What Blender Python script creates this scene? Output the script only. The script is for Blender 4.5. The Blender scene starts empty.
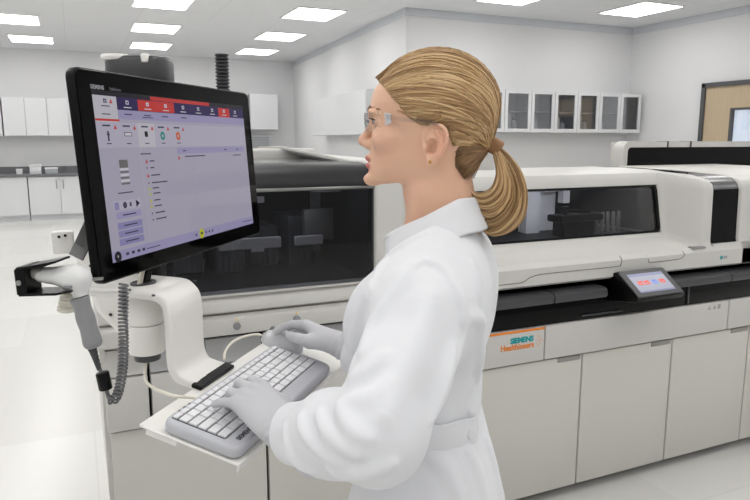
import bpy, bmesh, math, random
import numpy as np
from mathutils import Vector, Matrix
random.seed(4); rng = np.random.default_rng(7)
SC = bpy.context.scene
COL = SC.collection
# ------------------------------------------------------------------ materials
def lin(c):
    return tuple(((x/255)/12.92 if x/255 <= .04045 else ((x/255+.055)/1.055)**2.4) for x in c)
MATS = {}
def mat(name, rgb, rough=.5, metal=0., spec=.5, emit=0., coat=0., bump=0., bscale=200., vary=0., vscale=3., alpha=1., trans=0., ior=1.45, sheen=0., tint=None, sss=0., aniso=0.):
    if name in MATS: return MATS[name]
    m = bpy.data.materials.new(name); m.use_nodes = True
    nt = m.node_tree; b = nt.nodes['Principled BSDF']
    c = lin(rgb)
    b.inputs['Base Color'].default_value = (*c, 1)
    b.inputs['Roughness'].default_value = rough
    b.inputs['Metallic'].default_value = metal
    b.inputs['Specular IOR Level'].default_value = spec
    b.inputs['IOR'].default_value = ior
    b.inputs['Transmission Weight'].default_value = trans
    b.inputs['Coat Weight'].default_value = coat
    b.inputs['Coat Roughness'].default_value = .05
    b.inputs['Sheen Weight'].default_value = sheen
    b.inputs['Anisotropic'].default_value = aniso
    if sss:
        b.inputs['Subsurface Weight'].default_value = sss
        b.inputs['Subsurface Radius'].default_value = (.008, .003, .0015)
    if emit:
        b.inputs['Emission Color'].default_value = (*c, 1)
        b.inputs['Emission Strength'].default_value = emit
    tc = nt.nodes.new('ShaderNodeTexCoord')
    if vary:
        n = nt.nodes.new('ShaderNodeTexNoise'); n.inputs['Scale'].default_value = vscale; n.inputs['Detail'].default_value = 4
        nt.links.new(tc.outputs['Object'], n.inputs['Vector'])
        r = nt.nodes.new('ShaderNodeMix'); r.data_type = 'RGBA'
        r.inputs[6].default_value = (*[x*(1-vary) for x in c], 1); r.inputs[7].default_value = (*[min(1, x*(1+vary)) for x in c], 1)
        nt.links.new(n.outputs['Fac'], r.inputs[0]); nt.links.new(r.outputs[2], b.inputs['Base Color'])
    if tint:
        a = nt.nodes.new('ShaderNodeVertexColor'); a.layer_name = tint
        nt.links.new(a.outputs['Color'], b.inputs['Base Color'])
    if bump:
        n = nt.nodes.new('ShaderNodeTexNoise'); n.inputs['Scale'].default_value = bscale; n.inputs['Detail'].default_value = 3
        nt.links.new(tc.outputs['Object'], n.inputs['Vector'])
        bp = nt.nodes.new('ShaderNodeBump'); bp.inputs['Strength'].default_value = bump; bp.inputs['Distance'].default_value = .002
        nt.links.new(n.outputs['Fac'], bp.inputs['Height']); nt.links.new(bp.outputs['Normal'], b.inputs['Normal'])
    MATS[name] = m
    return m
def glass_mat(name, tint, gloss=.06, rough=.02, ior=1.42):
    """thin tinted pane: straight-through tint mixed with a mirror by facing angle"""
    m = bpy.data.materials.new(name); m.use_nodes = True
    nt = m.node_tree; nt.nodes.clear()
    o = nt.nodes.new('ShaderNodeOutputMaterial'); t = nt.nodes.new('ShaderNodeBsdfTransparent'); g = nt.nodes.new('ShaderNodeBsdfGlossy')
    x = nt.nodes.new('ShaderNodeMixShader'); f = nt.nodes.new('ShaderNodeFresnel'); f.inputs['IOR'].default_value = ior
    t.inputs['Color'].default_value = (*tint, 1); g.inputs['Roughness'].default_value = rough; g.inputs['Color'].default_value = (1, 1, 1, 1)
    ad = nt.nodes.new('ShaderNodeMath'); ad.operation = 'MAXIMUM'; ad.inputs[1].default_value = gloss
    nt.links.new(f.outputs[0], ad.inputs[0]); nt.links.new(ad.outputs[0], x.inputs[0])
    nt.links.new(t.outputs[0], x.inputs[1]); nt.links.new(g.outputs[0], x.inputs[2]); nt.links.new(x.outputs[0], o.inputs[0])
    MATS[name] = m
    return m
# ------------------------------------------------------------------ objects
def tag(o, label=None, cat=None, group=None, kind=None):
    if label: o['label'] = label
    if cat: o['category'] = cat
    if group: o['group'] = group
    if kind: o['kind'] = kind
    return o
ROOT = {}
def thing(name, label, cat, loc=(0, 0, 0), rot=None, group=None):
    o = bpy.data.objects.new(name, None); COL.objects.link(o); o.empty_display_size = .05
    M = Matrix.Translation(Vector(loc))
    if rot is not None: M = M @ (rot.to_4x4() if isinstance(rot, Matrix) else Matrix.Rotation(rot, 4, 'Z'))
    o.matrix_world = M; ROOT[o.name] = M.copy()
    return tag(o, label, cat, group)
def absM(o):
    return ROOT.get(o.name, Matrix.Identity(4))
def link(name, me, mats, parent=None, local=False, smooth=40):
    if not isinstance(mats, (list, tuple)): mats = [mats]
    for m in mats: me.materials.append(m)
    if parent is not None and not local: me.transform(absM(parent).inverted())
    if smooth:
        me.polygons.foreach_set('use_smooth', [True]*len(me.polygons))
        if smooth < 180: me.set_sharp_from_angle(angle=math.radians(smooth))
    me.name = name
    o = bpy.data.objects.new(name, me); COL.objects.link(o)
    if parent is not None:
        o.parent = parent; ROOT[o.name] = absM(parent)
    me.update()
    return o
def obj(name, bm, mats, parent=None, local=False, smooth=40):
    bmesh.ops.recalc_face_normals(bm, faces=bm.faces)
    me = bpy.data.meshes.new(name); bm.to_mesh(me); bm.free()
    return link(name, me, mats, parent, local, smooth)
def merge(bm, b2, M=None, mi=None):
    me = bpy.data.meshes.new('t'); 
    if M is not None: bmesh.ops.transform(b2, matrix=M, verts=b2.verts)
    if mi is not None:
        for f in b2.faces: f.material_index = mi
    b2.to_mesh(me); b2.free(); bm.from_mesh(me); bpy.data.meshes.remove(me)
def box(bm, lo, hi, bev=0., seg=2, mi=0, M=None):
    b = bmesh.new(); bmesh.ops.create_cube(b, size=1)
    lo = Vector(lo); hi = Vector(hi)
    for v in b.verts: v.co = Vector([(lo[i]+hi[i])/2 + v.co[i]*(hi[i]-lo[i]) for i in range(3)])
    if bev: bmesh.ops.bevel(b, geom=b.edges[:], offset=min(bev, .49*min(abs(hi[i]-lo[i]) for i in range(3))), segments=seg, profile=.5, affect='EDGES')
    merge(bm, b, M, mi)
def prism(bm, pts, d, bev=0., seg=2, mi=0, M=None):
    """pts: 3-D polygon, extruded by vector d"""
    b = bmesh.new(); d = Vector(d)
    a = [b.verts.new(Vector(p)) for p in pts]; c = [b.verts.new(Vector(p)+d) for p in pts]
    n = len(pts)
    b.faces.new(a); b.faces.new(c[::-1])
    for i in range(n): b.faces.new((a[i], c[i], c[(i+1) % n], a[(i+1) % n]))
    bmesh.ops.recalc_face_normals(b, faces=b.faces)
    if bev:
        caps = [e for e in b.edges if (e.verts[0] in a and e.verts[1] in a) or (e.verts[0] in c and e.verts[1] in c)]
        bmesh.ops.bevel(b, geom=caps, offset=bev, segments=seg, profile=.5, affect='EDGES')
    merge(bm, b, M, mi)
def rrect(x0, x1, y0, y1, r, n=6):
    p = []
    for cx, cy, a0 in ((x1-r, y1-r, 0), (x0+r, y1-r, 90), (x0+r, y0+r, 180), (x1-r, y0+r, 270)):
        for i in range(n+1):
            a = math.radians(a0+90*i/n); p.append((cx+r*math.cos(a), cy+r*math.sin(a)))
    return p
def smooth_path(pts, n=8):
    P = [Vector(p) for p in pts]; out = []
    for i in range(len(P)-1):
        p0 = P[max(i-1, 0)]; p1 = P[i]; p2 = P[i+1]; p3 = P[min(i+2, len(P)-1)]
        for k in range(n):
            t = k/n
            out.append(.5*((2*p1)+(p2-p0)*t+(2*p0-5*p1+4*p2-p3)*t*t+(3*p1-p0-3*p2+p3)*t**3))
    out.append(P[-1])
    return out
def tube(bm, pts, r, sides=10, mi=0, cap=True, M=None):
    """round tube along a polyline; r a number or one per point"""
    b = bmesh.new(); P = [Vector(p) for p in pts]; rings = []; up = None
    for i, p in enumerate(P):
        t = (P[min(i+1, len(P)-1)]-P[max(i-1, 0)]).normalized()
        if up is None:
            up = t.orthogonal().normalized()
        up = (up - t*up.dot(t)); up = up.normalized() if up.length > 1e-6 else t.orthogonal().normalized()
        w = t.cross(up); rr = r[i] if hasattr(r, '__len__') else r
        rings.append([b.verts.new(p+(up*math.cos(2*math.pi*k/sides)+w*math.sin(2*math.pi*k/sides))*rr) for k in range(sides)])
    for a, c in zip(rings, rings[1:]):
        for k in range(sides): b.faces.new((a[k], a[(k+1) % sides], c[(k+1) % sides], c[k]))
    if cap: b.faces.new(rings[0][::-1]); b.faces.new(rings[-1])
    merge(bm, b, M, mi)
def cyl(bm, c, axis, r, h, n=32, bev=0., mi=0, M=None):
    """solid of revolution about axis through c, rounded rims"""
    if bev: tr = [(-h/2, r-bev), (-h/2+bev*.3, r-bev*.3), (-h/2+bev, r), (h/2-bev, r), (h/2-bev*.3, r-bev*.3), (h/2, r-bev)]
    else: tr = [(-h/2, r), (h/2, r)]
    ax = Vector(axis).normalized()
    tube(bm, [Vector(c)+ax*a for a, _ in tr], [q for _, q in tr], n, mi, True, M)
def B(): return bmesh.new()
def text(name, s, size, m, parent, M, ext=.0004, bold=0., align='LEFT', sx=1.):
    cu = bpy.data.curves.new(name, 'FONT'); cu.body = s; cu.size = size; cu.extrude = ext; cu.offset = bold; cu.align_x = align
    t = bpy.data.objects.new(name, cu); COL.objects.link(t)
    bpy.context.view_layer.update()
    me = bpy.data.meshes.new_from_object(t.evaluated_get(bpy.context.evaluated_depsgraph_get()))
    bpy.data.objects.remove(t); bpy.data.curves.remove(cu)
    me.materials.clear(); me.transform(M @ Matrix.Diagonal((sx, 1, 1, 1)))
    return link(name, me, m, parent, False, 0)
def axesM(o, x, y, z):
    M = Matrix.Identity(4)
    for i, a in enumerate((x, y, z)):
        for j in range(3): M[j][i] = a[j]
    for j in range(3): M[j][3] = o[j]
    return M
def copy_tree(o, parent=None, M=None):
    c = o.copy(); COL.objects.link(c)
    for k in ('label', 'category', 'group', 'kind'):
        if k in o: c[k] = o[k]
    if parent is not None: c.parent = parent
    for ch in list(o.children): copy_tree(ch, c)
    return c
# ------------------------------------------------------------------ camera
CAM_YAW, CAM_PITCH, CAM_H, FPX = math.radians(24.3), math.radians(9.46), 1.55, 660.
cd = bpy.data.cameras.new('camera'); cam = bpy.data.objects.new('camera', cd); COL.objects.link(cam)
cd.sensor_fit = 'HORIZONTAL'; cd.sensor_width = 36; cd.lens = 36*FPX/750; cd.clip_start = .05; cd.clip_end = 100
cam.location = (0, 0, CAM_H); cam.rotation_euler = (math.pi/2-CAM_PITCH, 0, -CAM_YAW)
SC.camera = cam
SC.view_settings.view_transform = 'Standard'; SC.view_settings.look = 'None'; SC.view_settings.gamma = 1; SC.view_settings.exposure = -.02
SC.view_settings.use_curve_mapping = False
W = bpy.data.worlds.new('world'); SC.world = W; W.use_nodes = True
W.node_tree.nodes['Background'].inputs[0].default_value = (.97, .98, 1, 1)
W.node_tree.nodes['Background'].inputs[1].default_value = WORLD_STRENGTH if 'WORLD_STRENGTH' in globals() else .30
# ------------------------------------------------------------------ palette
white_m = mat('machine_white', (201, 199, 195), .38, vary=.015)
door_m = mat('machine_door', (204, 202, 195), .45, vary=.015)
drawer_m = mat('machine_drawer_grey', (178, 178, 179), .45)
black_m = mat('black_plastic', (9, 9, 10), .35, spec=.25)
gblack_m = mat('black_gloss', (5, 5, 6), .08, spec=.18)
dark_m = mat('dark_interior', (22, 22, 24), .6)
gap_m = mat('dark_gap', (30, 29, 28), .7)
grey_m = mat('grey_plastic', (140, 140, 142), .4)
dgrey_m = mat('dark_grey_plastic', (64, 64, 67), .32)
steel_m = mat('brushed_steel', (170, 170, 168), .3, metal=1.)
trim_m = mat('soft_grey_trim', (176, 180, 184), .5)
cab_m = mat('cabinet_white', (219, 220, 222), .45)
orange_m = mat('orange_ink', (236, 132, 28), .5)
teal_m = mat('teal_ink', (0, 150, 156), .5)
ink_m = mat('dark_ink', (60, 60, 64), .6)
lightgrey_ink = mat('grey_ink', (158, 158, 156), .6)
tinted = glass_mat('tinted_glass', (.62, .62, .63), .025, ior=1.33)
smoke = glass_mat('smoked_glass', (.72, .72, .73), .025, ior=1.33)
cabglass = glass_mat('cabinet_glass', (.86, .87, .89), .10)
# ------------------------------------------------------------------ room
ZC = 3.3
def wall_mat(name, rgb, rough=.8):
    return mat(name, rgb, rough, vary=.012, vscale=.7, bump=.05, bscale=90)
wall_m = wall_mat('wall_paint', (226, 226, 227)); ceil_m = wall_mat('ceiling_tile', (224, 225, 226), .9)
def ceiling_grid(m):
    nt = m.node_tree; b = nt.nodes['Principled BSDF']
    tc = nt.nodes.new('ShaderNodeTexCoord'); br = nt.nodes.new('ShaderNodeTexBrick')
    br.offset = 0; br.inputs['Scale'].default_value = 1; br.inputs['Brick Width'].default_value = .98; br.inputs['Row Height'].default_value = 1.075
    br.inputs['Mortar Size'].default_value = .006; br.inputs['Color1'].default_value = (*lin((228, 229, 231)), 1); br.inputs['Color2'].default_value = (*lin((226, 227, 229)), 1)
    br.inputs['Mortar'].default_value = (*lin((218, 219, 221)), 1)
    nt.links.new(tc.outputs['Object'], br.inputs['Vector']); nt.links.new(br.outputs['Color'], b.inputs['Base Color'])
ceiling_grid(ceil_m)
floor_m = mat('floor_tile', (232, 231, 226), .22, spec=.35)
def floor_tiles(m):
    nt = m.node_tree; b = nt.nodes['Principled BSDF']
    tc = nt.nodes.new('ShaderNodeTexCoord'); br = nt.nodes.new('ShaderNodeTexBrick')
    br.offset = .5; br.inputs['Scale'].default_value = 1; br.inputs['Brick Width'].default_value = .92; br.inputs['Row Height'].default_value = .92
    br.inputs['Mortar Size'].default_value = .004; br.inputs['Bias'].default_value = .1
    br.inputs['Color1'].default_value = (*lin((222, 221, 218)), 1); br.inputs['Color2'].default_value = (*lin((214, 213, 209)), 1); br.inputs['Mortar'].default_value = (*lin((212, 211, 207)), 1)
    nt.links.new(tc.outputs['Object'], br.inputs['Vector']); nt.links.new(br.outputs['Color'], b.inputs['Base Color'])
floor_tiles(floor_m)
def slab(name, lo, hi, m):
    b = B(); box(b, lo, hi); return tag(obj(name, b, m, smooth=0), kind='structure')
slab('floor', (-9, -5, -.1), (8.4, 15.2, 0), floor_m)
slab('ceiling', (-9, -5, ZC), (8.4, 15.2, ZC+.1), ceil_m)
slab('wall_back', (-9, 14.9, 0), (4.7, 15.05, ZC), wall_m)
b = B(); prism(b, [(4.19, 8.27, 0), (4.68, 14.9, 0), (4.84, 14.9, 0), (4.84, 8.43, 0), (8.24, 8.43, 0), (8.24, 8.27, 0)], (0, 0, ZC))
tag(obj('wall_side', b, wall_m, smooth=0), kind='structure')
slab('wall_right', (8.24, -5, 0), (8.4, 8.43, ZC), wall_m)
b = B()
prism(b, [(4.17, 8.25, ZC-.1), (4.66, 14.88, ZC-.1), (4.70, 14.88, ZC-.1), (4.21, 8.28, ZC-.1)], (0, 0, .1))
box(b, (4.17, 8.245, ZC-.1), (8.24, 8.275, ZC)); box(b, (8.215, -5, ZC-.1), (8.245, 8.25, ZC))
tag(obj('trim_1', b, mat('crown_trim', (208, 211, 216), .6), smooth=0), kind='structure')
# ceiling lights, one grid for the whole laboratory
light_m = mat('light_diffuser', (255, 254, 252), .6, emit=LIGHT if 'LIGHT' in globals() else 7.2)
frame_m = mat('light_frame', (236, 236, 236), .5)
named = {(1.32, 9.2): 'ceiling panel light above the monitor, cut by the top edge of the picture',
         (1.32, 11.35): 'ceiling panel light, middle of the row of three above the monitor',
         (1.32, 13.45): 'ceiling panel light farthest of the row of three above the monitor',
         (-.65, 11.35): 'nearer of the two ceiling panel lights at the far left above the wall cabinets',
         (-.65, 13.45): 'farther of the two ceiling panel lights at the far left above the wall cabinets',
         (3.28, 9.2): 'nearest of the three ceiling panel lights beside the projecting side wall',
         (3.28, 11.35): 'middle of the three ceiling panel lights beside the projecting side wall',
         (3.28, 13.45): 'farthest of the three ceiling panel lights beside the projecting side wall',
         (7.15, 7.05): 'ceiling panel light in the right hand corner above the glass door cabinets',
         (5.22, 7.05): 'ceiling panel light straight above the woman, a sliver at the top edge of the picture'}
proto = None
for xb in (-6.5, -4.55, -2.6, -.65, 1.32, 3.28, 5.22, 7.15):
    for y in (-3.7, -1.55, .6, 2.75, 4.9, 7.05, 9.2, 11.35, 13.45):
        if xb > 4.2 and y > 8.2: continue
        x = {-.65: -.68, 1.32: 1.31, 3.28: 3.34, 5.22: 5.40, 7.15: 7.41}.get(xb, xb)+.065*(y-11.35)
        lab = named.get((xb, y), 'ceiling panel light outside the picture, over the rest of the laboratory')
        if proto is None:
            proto = thing('ceiling_light', lab, 'ceiling light', (x, y, ZC), group='recessed ceiling panel lights')
            b = B(); box(b, (x-.36, y-.43, ZC-.012), (x+.36, y+.43, ZC), .004, 1); obj('light_frame', b, frame_m, proto)
            b = B(); box(b, (x-.33, y-.40, ZC-.016), (x+.33, y+.40, ZC-.010)); obj('diffuser', b, light_m, proto)
        else:
            c = copy_tree(proto); c.matrix_world = Matrix.Translation((x, y, ZC)); c['label'] = lab
# far base cabinets with a dark worktop
ctop_m = mat('worktop_grey', (112, 112, 116), .4)
def handle(name, x, y, z0, z1, par, r=.008, m=steel_m):
    b = B(); tube(b, [(x, y+.03, z0), (x, y, z0), (x, y, z1), (x, y+.03, z1)], r, 8); return obj(name, b, m, par)
k = 0
side = {0: 'far left base cabinet with double doors at the left picture edge', 1: 'base cabinet with bar handles beside the monitor edge'}
for i, x0 in enumerate((-3.06, -1.95, -.84, .27, 1.38, 2.5, 3.6)):
    x1 = x0+1.10 if i < 6 else 4.55
    pos = ['white base cabinet beyond the left picture edge, first under the dark worktop', 'white base cabinet leftmost in view under the dark far worktop',
           'white base cabinet with paired bar handles seen just left of the monitor', 'white base cabinet hidden behind the left part of the monitor screen', 'white base cabinet hidden behind the right part of the monitor screen',
           'white base cabinet behind the analyzer window on the far wall', 'white base cabinet in the far corner by the side wall'][i]
    t = thing('base_cabinet', pos, 'cabinet', ((x0+x1)/2, 14.6, 0), group='base cabinets along the far wall')
    b = B(); box(b, (x0, 14.32, .1), (x1-.004, 14.89, .86)); box(b, (x0, 14.38, 0), (x1-.004, 14.89, .1)); obj('body', b, cab_m, t)
    xm = (x0+x1)/2
    for a, c, hx in ((x0+.006, xm-.003, xm-.06), (xm+.003, x1-.01, xm+.06)):
        b = B(); box(b, (a, 14.30, .12), (c, 14.32, .85), .003, 1); d = obj('door', b, cab_m, t)
        handle('handle', hx, 14.27, .62, .78, d)
b = B(); box(b, (-3.0, 14.26, .86), (4.6, 14.89, .90), .004, 1); box(b, (-3.0, 14.87, .90), (4.6, 14.895, 1.03))
tag(obj('worktop', b, ctop_m), 'long dark grey worktop with upstand on the far base cabinets', 'worktop')
for nm, x, w, h, m, lab in (('small_box', -.98, .10, .10, cab_m, 'small white box on the far worktop, leftmost of the three things'), ('small_box', -.70, .20, .18, cab_m, 'larger white box on the far worktop, tallest of the three'),
                            ('small_box', -.42, .22, .12, trim_m, 'low grey box on the far worktop, nearest the monitor')):
    t = thing(nm, lab, 'box', (x, 14.5, .90), group='little boxes on the far worktop')
    b = B(); box(b, (x-w/2, 14.42, .90), (x+w/2, 14.58, .90+h*.75), .004); obj('body', b, m, t)
    b = B(); box(b, (x-w/2-.005, 14.415, .90+h*.75), (x+w/2+.005, 14.585, .90+h), .004); obj('lid', b, cab_m, t)
t = thing('tap', 'little dark tap standing on the far worktop left of the monitor', 'tap', (.22, 14.55, .90))
b = B(); cyl(b, (.22, 14.55, .91), (0, 0, 1), .035, .02, 16); tube(b, smooth_path([(.22, 14.55, .92), (.22, 14.55, 1.06), (.22, 14.50, 1.10), (.22, 14.42, 1.07)]), .014, 8); obj('spout', b, dgrey_m, t)
b = B(); box(b, (.13, 14.53, .945), (.20, 14.56, .965), .004); obj('lever', b, dgrey_m, t)
# far wall cupboards
xs = [(-2.46, -1.83), (-1.826, -1.205), (-1.18, -.804), (-.80, -.424), (-.42, -.044), (-.04, .336), (.34, .716), (.72, 1.1), (2.9, 3.5), (3.56, 4.18)]
pos = ['wall cupboard beyond the left picture edge', 'wall cupboard just outside the left picture edge', 'white far wall cupboard leftmost in the picture', 'white far wall cupboard second from the left picture edge',
       'white far wall cupboard third from the left picture edge', 'white far wall cupboard nearest the monitor edge', 'white far wall cupboard behind the monitor top left', 'white far wall cupboard behind the monitor middle',
       'white far wall cupboard mostly behind the corrugated hose', 'pale far wall cupboard just right of the monitor']
for (x0, x1), lab in zip(xs, pos):
    z0, z1 = (1.63, 2.35) if x0 < 2 else (1.78, 2.54)
    t = thing('wall_cupboard', lab, 'cupboard', ((x0+x1)/2, 14.7, z0), group='closed cupboards on the far wall')
    b = B(); box(b, (x0, 14.50, z0), (x1, 14.895, z1)); obj('body', b, cab_m, t)
    b = B(); box(b, (x0+.001, 14.48, z0+.001), (x1-.001, 14.50, z1-.001), .003, 1); obj('door', b, cab_m, t)
t = thing('wall_grille', 'pale slatted grille panel on the far wall right of the monitor', 'panel', (3.75, 14.87, 1.2))
b = B(); box(b, (3.45, 14.84, 1.30), (4.1, 14.895, 1.66), .01); obj('frame', b, cab_m, t)
b = B()
for i in range(8): box(b, (3.49, 14.825, 1.34+i*.037), (4.06, 14.845, 1.36+i*.037))
obj('slat', b, trim_m, t)
# cupboards on the side wall
def wx(y): return 4.19+(y-8.27)*(.49/6.63)
ys = [(9.2, 9.78), (9.8, 10.4), (10.42, 11.0), (11.02, 11.6), (11.62, 12.2)]
for (y0, y1), lab in zip(ys, ['white side wall cupboard nearest, touching the forehead outline', 'white side wall cupboard second from the forehead', 'white side wall cupboard in the middle of its row of five', 'white side wall cupboard second from the far end', 'white side wall cupboard at the far end of its row']):
    x = wx(y1)
    t = thing('wall_cupboard', lab, 'cupboard', (x-.15, (y0+y1)/2, 1.63), group='closed cupboards on the side wall')
    b = B(); box(b, (x-.28, y0, 1.63), (wx(y0)-.002, y1, 2.30)); obj('body', b, cab_m, t)
    b = B(); box(b, (x-.30, y0+.006, 1.635), (x-.28, y1-.006, 2.295), .004, 1); obj('door', b, cab_m, t)
# glass-door cabinets on the wall behind
edges = [5.10, 5.57, 6.03, 6.45, 6.87, 7.29, 7.71, 8.13]
words = ['leftmost, half behind the hair', 'second from the hair', 'third from the hair', 'middle one of the row', 'third from the corner', 'second from the corner', 'last one in the room corner']
jar_m = mat('stored_white', (232, 234, 236), .5)
for i in range(7):
    x0, x1 = edges[i]+.004, edges[i+1]-.004; z0, z1 = 1.66, 2.25
    t = thing('glass_door_cabinet', 'white wall cabinet with a glass door, '+words[i], 'cabinet', ((x0+x1)/2, 8.1, z0), group='glass door cabinets on the back wall')
    b = B(); box(b, (x0, 7.92, z0), (x0+.018, 8.265, z1)); box(b, (x1-.018, 7.92, z0), (x1, 8.265, z1)); box(b, (x0, 7.92, z0), (x1, 8.265, z0+.02)); box(b, (x0, 7.92, z1-.02), (x1, 8.265, z1)); box(b, (x0, 8.25, z0), (x1, 8.265, z1))
    obj('body', b, cab_m, t)
    b = B(); box(b, (x0+.02, 7.95, 1.95), (x1-.02, 8.25, 1.96)); obj('shelf', b, cab_m, t)
    b = B(); w = .052
    box(b, (x0, 7.895, z0), (x0+w, 7.92, z1)); box(b, (x1-w, 7.895, z0), (x1, 7.92, z1)); box(b, (x0+w, 7.895, z0), (x1-w, 7.92, z0+w)); box(b, (x0+w, 7.895, z1-w*.9), (x1-w, 7.92, z1))
    d = obj('door_frame', b, cab_m, t)
    b = B(); box(b, (x0+w, 7.903, z0+w), (x1-w, 7.908, z1-w*.9)); obj('glass_pane', b, cabglass, d, smooth=0)
    n = (1, 2, 1, 2, 2, 1, 1)[i]
    for j in range(n):
        cx = x0+.13+j*.13; h = (.15, .24, .14, .20, .22, .12, .08)[i]*(1-.25*j)
        lab = ['small white carton', 'white bottle carton'][j]+' in the glass door cabinet, '+words[i]
        u = thing('carton' if j == 0 else 'bottle', lab, 'carton' if j == 0 else 'bottle', (cx, 8.05, z0+.02), group='supplies behind the glass cabinet doors')
        b = B()
        if j == 0: box(b, (cx-.055, 8.0, z0+.02), (cx+.055, 8.1, z0+.02+h), .004); obj('body', b, jar_m, u)
        else:
            tube(b, [(cx, 8.05, z0+.02), (cx, 8.05, z0+.02+h*.7), (cx, 8.05, z0+.02+h*.85)], [.045, .045, .02], 16); obj('body', b, jar_m, u)
            b = B(); cyl(b, (cx, 8.05, z0+.02+h*.92), (0, 0, 1), .022, h*.14, 16); obj('cap', b, trim_m, u)
# door in the right wall
wood_m = mat('door_wood', (196, 178, 150), .5)
nt = wood_m.node_tree; wv = nt.nodes.new('ShaderNodeTexNoise'); mp = nt.nodes.new('ShaderNodeMapping'); tc = nt.nodes.new('ShaderNodeTexCoord')
mp.inputs['Scale'].default_value = (30, 30, 1.5); nt.links.new(tc.outputs['Object'], mp.inputs[0]); nt.links.new(mp.outputs[0], wv.inputs['Vector']); wv.inputs['Detail'].default_value = 5
mx = nt.nodes.new('ShaderNodeMix'); mx.data_type = 'RGBA'; mx.inputs[6].default_value = (*lin((178, 158, 130)), 1); mx.inputs[7].default_value = (*lin((206, 188, 160)), 1)
nt.links.new(wv.outputs['Fac'], mx.inputs[0]); nt.links.new(mx.outputs[2], nt.nodes['Principled BSDF'].inputs['Base Color'])
dframe_m = mat('door_frame_grey', (86, 86, 88), .45)
d = thing('door_1', None, None, (8.23, 6.4, 0)); d['kind'] = 'structure'
b = B(); box(b, (8.17, 6.79, 0), (8.245, 6.85, 2.34)); box(b, (8.17, 5.66, 0), (8.245, 5.73, 2.34)); box(b, (8.17, 5.66, 2.28), (8.245, 6.85, 2.34)); obj('door_frame', b, dframe_m, d)
b = B(); box(b, (8.20, 6.38, .02), (8.24, 6.79, 2.28)); box(b, (8.20, 5.73, .02), (8.24, 5.92, 2.28)); box(b, (8.20, 5.92, 1.98), (8.24, 6.38, 2.28)); box(b, (8.20, 5.92, .02), (8.24, 6.38, .9)); leaf = obj('door_leaf', b, wood_m, d, smooth=0)
b = B(); box(b, (8.19, 6.34, .9), (8.235, 6.38, 1.98)); box(b, (8.19, 5.92, .9), (8.235, 5.96, 1.98)); box(b, (8.19, 5.96, 1.95), (8.235, 6.35, 1.98)); box(b, (8.19, 5.96, .9), (8.235, 6.35, .94)); obj('glazing_bead', b, dframe_m, leaf, smooth=0)
b = B(); box(b, (8.21, 5.96, .94), (8.22, 6.35, 1.95)); obj('vision_pane', b, glass_mat('door_glass', (.95, .965, .98), .08), leaf, smooth=0)
b = B(); box(b, (8.232, 5.96, .94), (8.238, 6.35, 1.95)); obj('lit_room_beyond', b, mat('lit_room', (226, 232, 242), .6, emit=.55), leaf, smooth=0)
b = B(); tube(b, [(8.20, 5.80, 1.02), (8.14, 5.80, 1.02), (8.14, 5.92, 1.02)], .01, 8); obj('lever_handle', b, steel_m, leaf)
# ------------------------------------------------------------------ analyzer, left module
def yz(bm, pts, x0, x1, bev=0., seg=2, mi=0):
    prism(bm, [(x0, y, z) for y, z in pts], (x1-x0, 0, 0), bev, seg, mi)
A = thing('laboratory_analyzer', 'left analyzer module with tall dark front window and grey round buttons, behind the monitor', 'laboratory machine', (.54, 2.45, 0))
b = B()
box(b, (.05, 2.14, .06), (1.045, 2.84, .985)); box(b, (.03, 2.80, .98), (1.05, 2.85, 1.47), .008)
box(b, (.03, 2.105, .98), (.09, 2.82, 1.47), .008); box(b, (.03, 2.12, .40), (.046, 2.84, .99))
obj('body', b, white_m, A)
b = B(); yz(b, [(2.085, .655), (2.085, 1.40), (2.10, 1.445), (2.14, 1.47), (2.22, 1.48), (2.82, 1.485), (2.82, .655)], .945, 1.052, .012, 3); obj('corner_pillar', b, white_m, A)
b = B(); yz(b, [(2.10, .992), (2.088, 1.0), (2.088, 1.012), (2.115, 1.045), (2.10, 1.05), (2.10, 1.057), (2.16, 1.057), (2.16, .992)], .03, .944, .003, 1); obj('window_sill', b, white_m, A)
b = B(); box(b, (.02, 2.048, .932), (.944, 2.16, .990), .010, 3); rail = obj('rail', b, white_m, A)
for x in (.24, .439, .639, .84):
    b = B(); cyl(b, (x, 2.047, .962), (0, 1, 0), .0125, .012, 24, .003); bt = obj('button', b, grey_m, rail)
    b = B(); cyl(b, (x, 2.048, .983), (0, 1, 0), .0035, .006, 12); obj('indicator_dot', b, mat('amber', (232, 206, 120), .4), bt)
b = B(); box(b, (.085, 2.103, 1.056), (.944, 2.109, 1.387)); obj('window_pane', b, tinted, A, smooth=0)
b = B(); box(b, (.085, 2.094, 1.384), (.946, 2.115, 1.395), .003, 1); obj('window_top_strip', b, steel_m, A)
cover_m = mat('smoked_cover', (40, 40, 42), .38, spec=.35)
b = B(); pr = [(2.098, 1.394), (2.102, 1.415), (2.115, 1.438), (2.14, 1.456), (2.18, 1.467), (2.25, 1.472)]
yz(b, pr+[(y+.004, z-.012) for y, z in pr[::-1]], .07, .946); obj('smoked_cover', b, cover_m, A, smooth=60)
b = B(); box(b, (.09, 2.24, 1.462), (.94, 2.76, 1.4715)); obj('top_glass', b, mat('top_glass', (150, 152, 154), .12, coat=.5), A)
b = B(); box(b, (.03, 2.72, 1.465), (.95, 2.82, 1.515), .012, 3); prism(b, [(.93, 2.24, 1.462), (.93, 2.82, 1.462), (.72, 2.82, 1.512), (.80, 2.72, 1.512)], (0, 0, .012), .002, 1); obj('top_rim', b, white_m, A)
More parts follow.
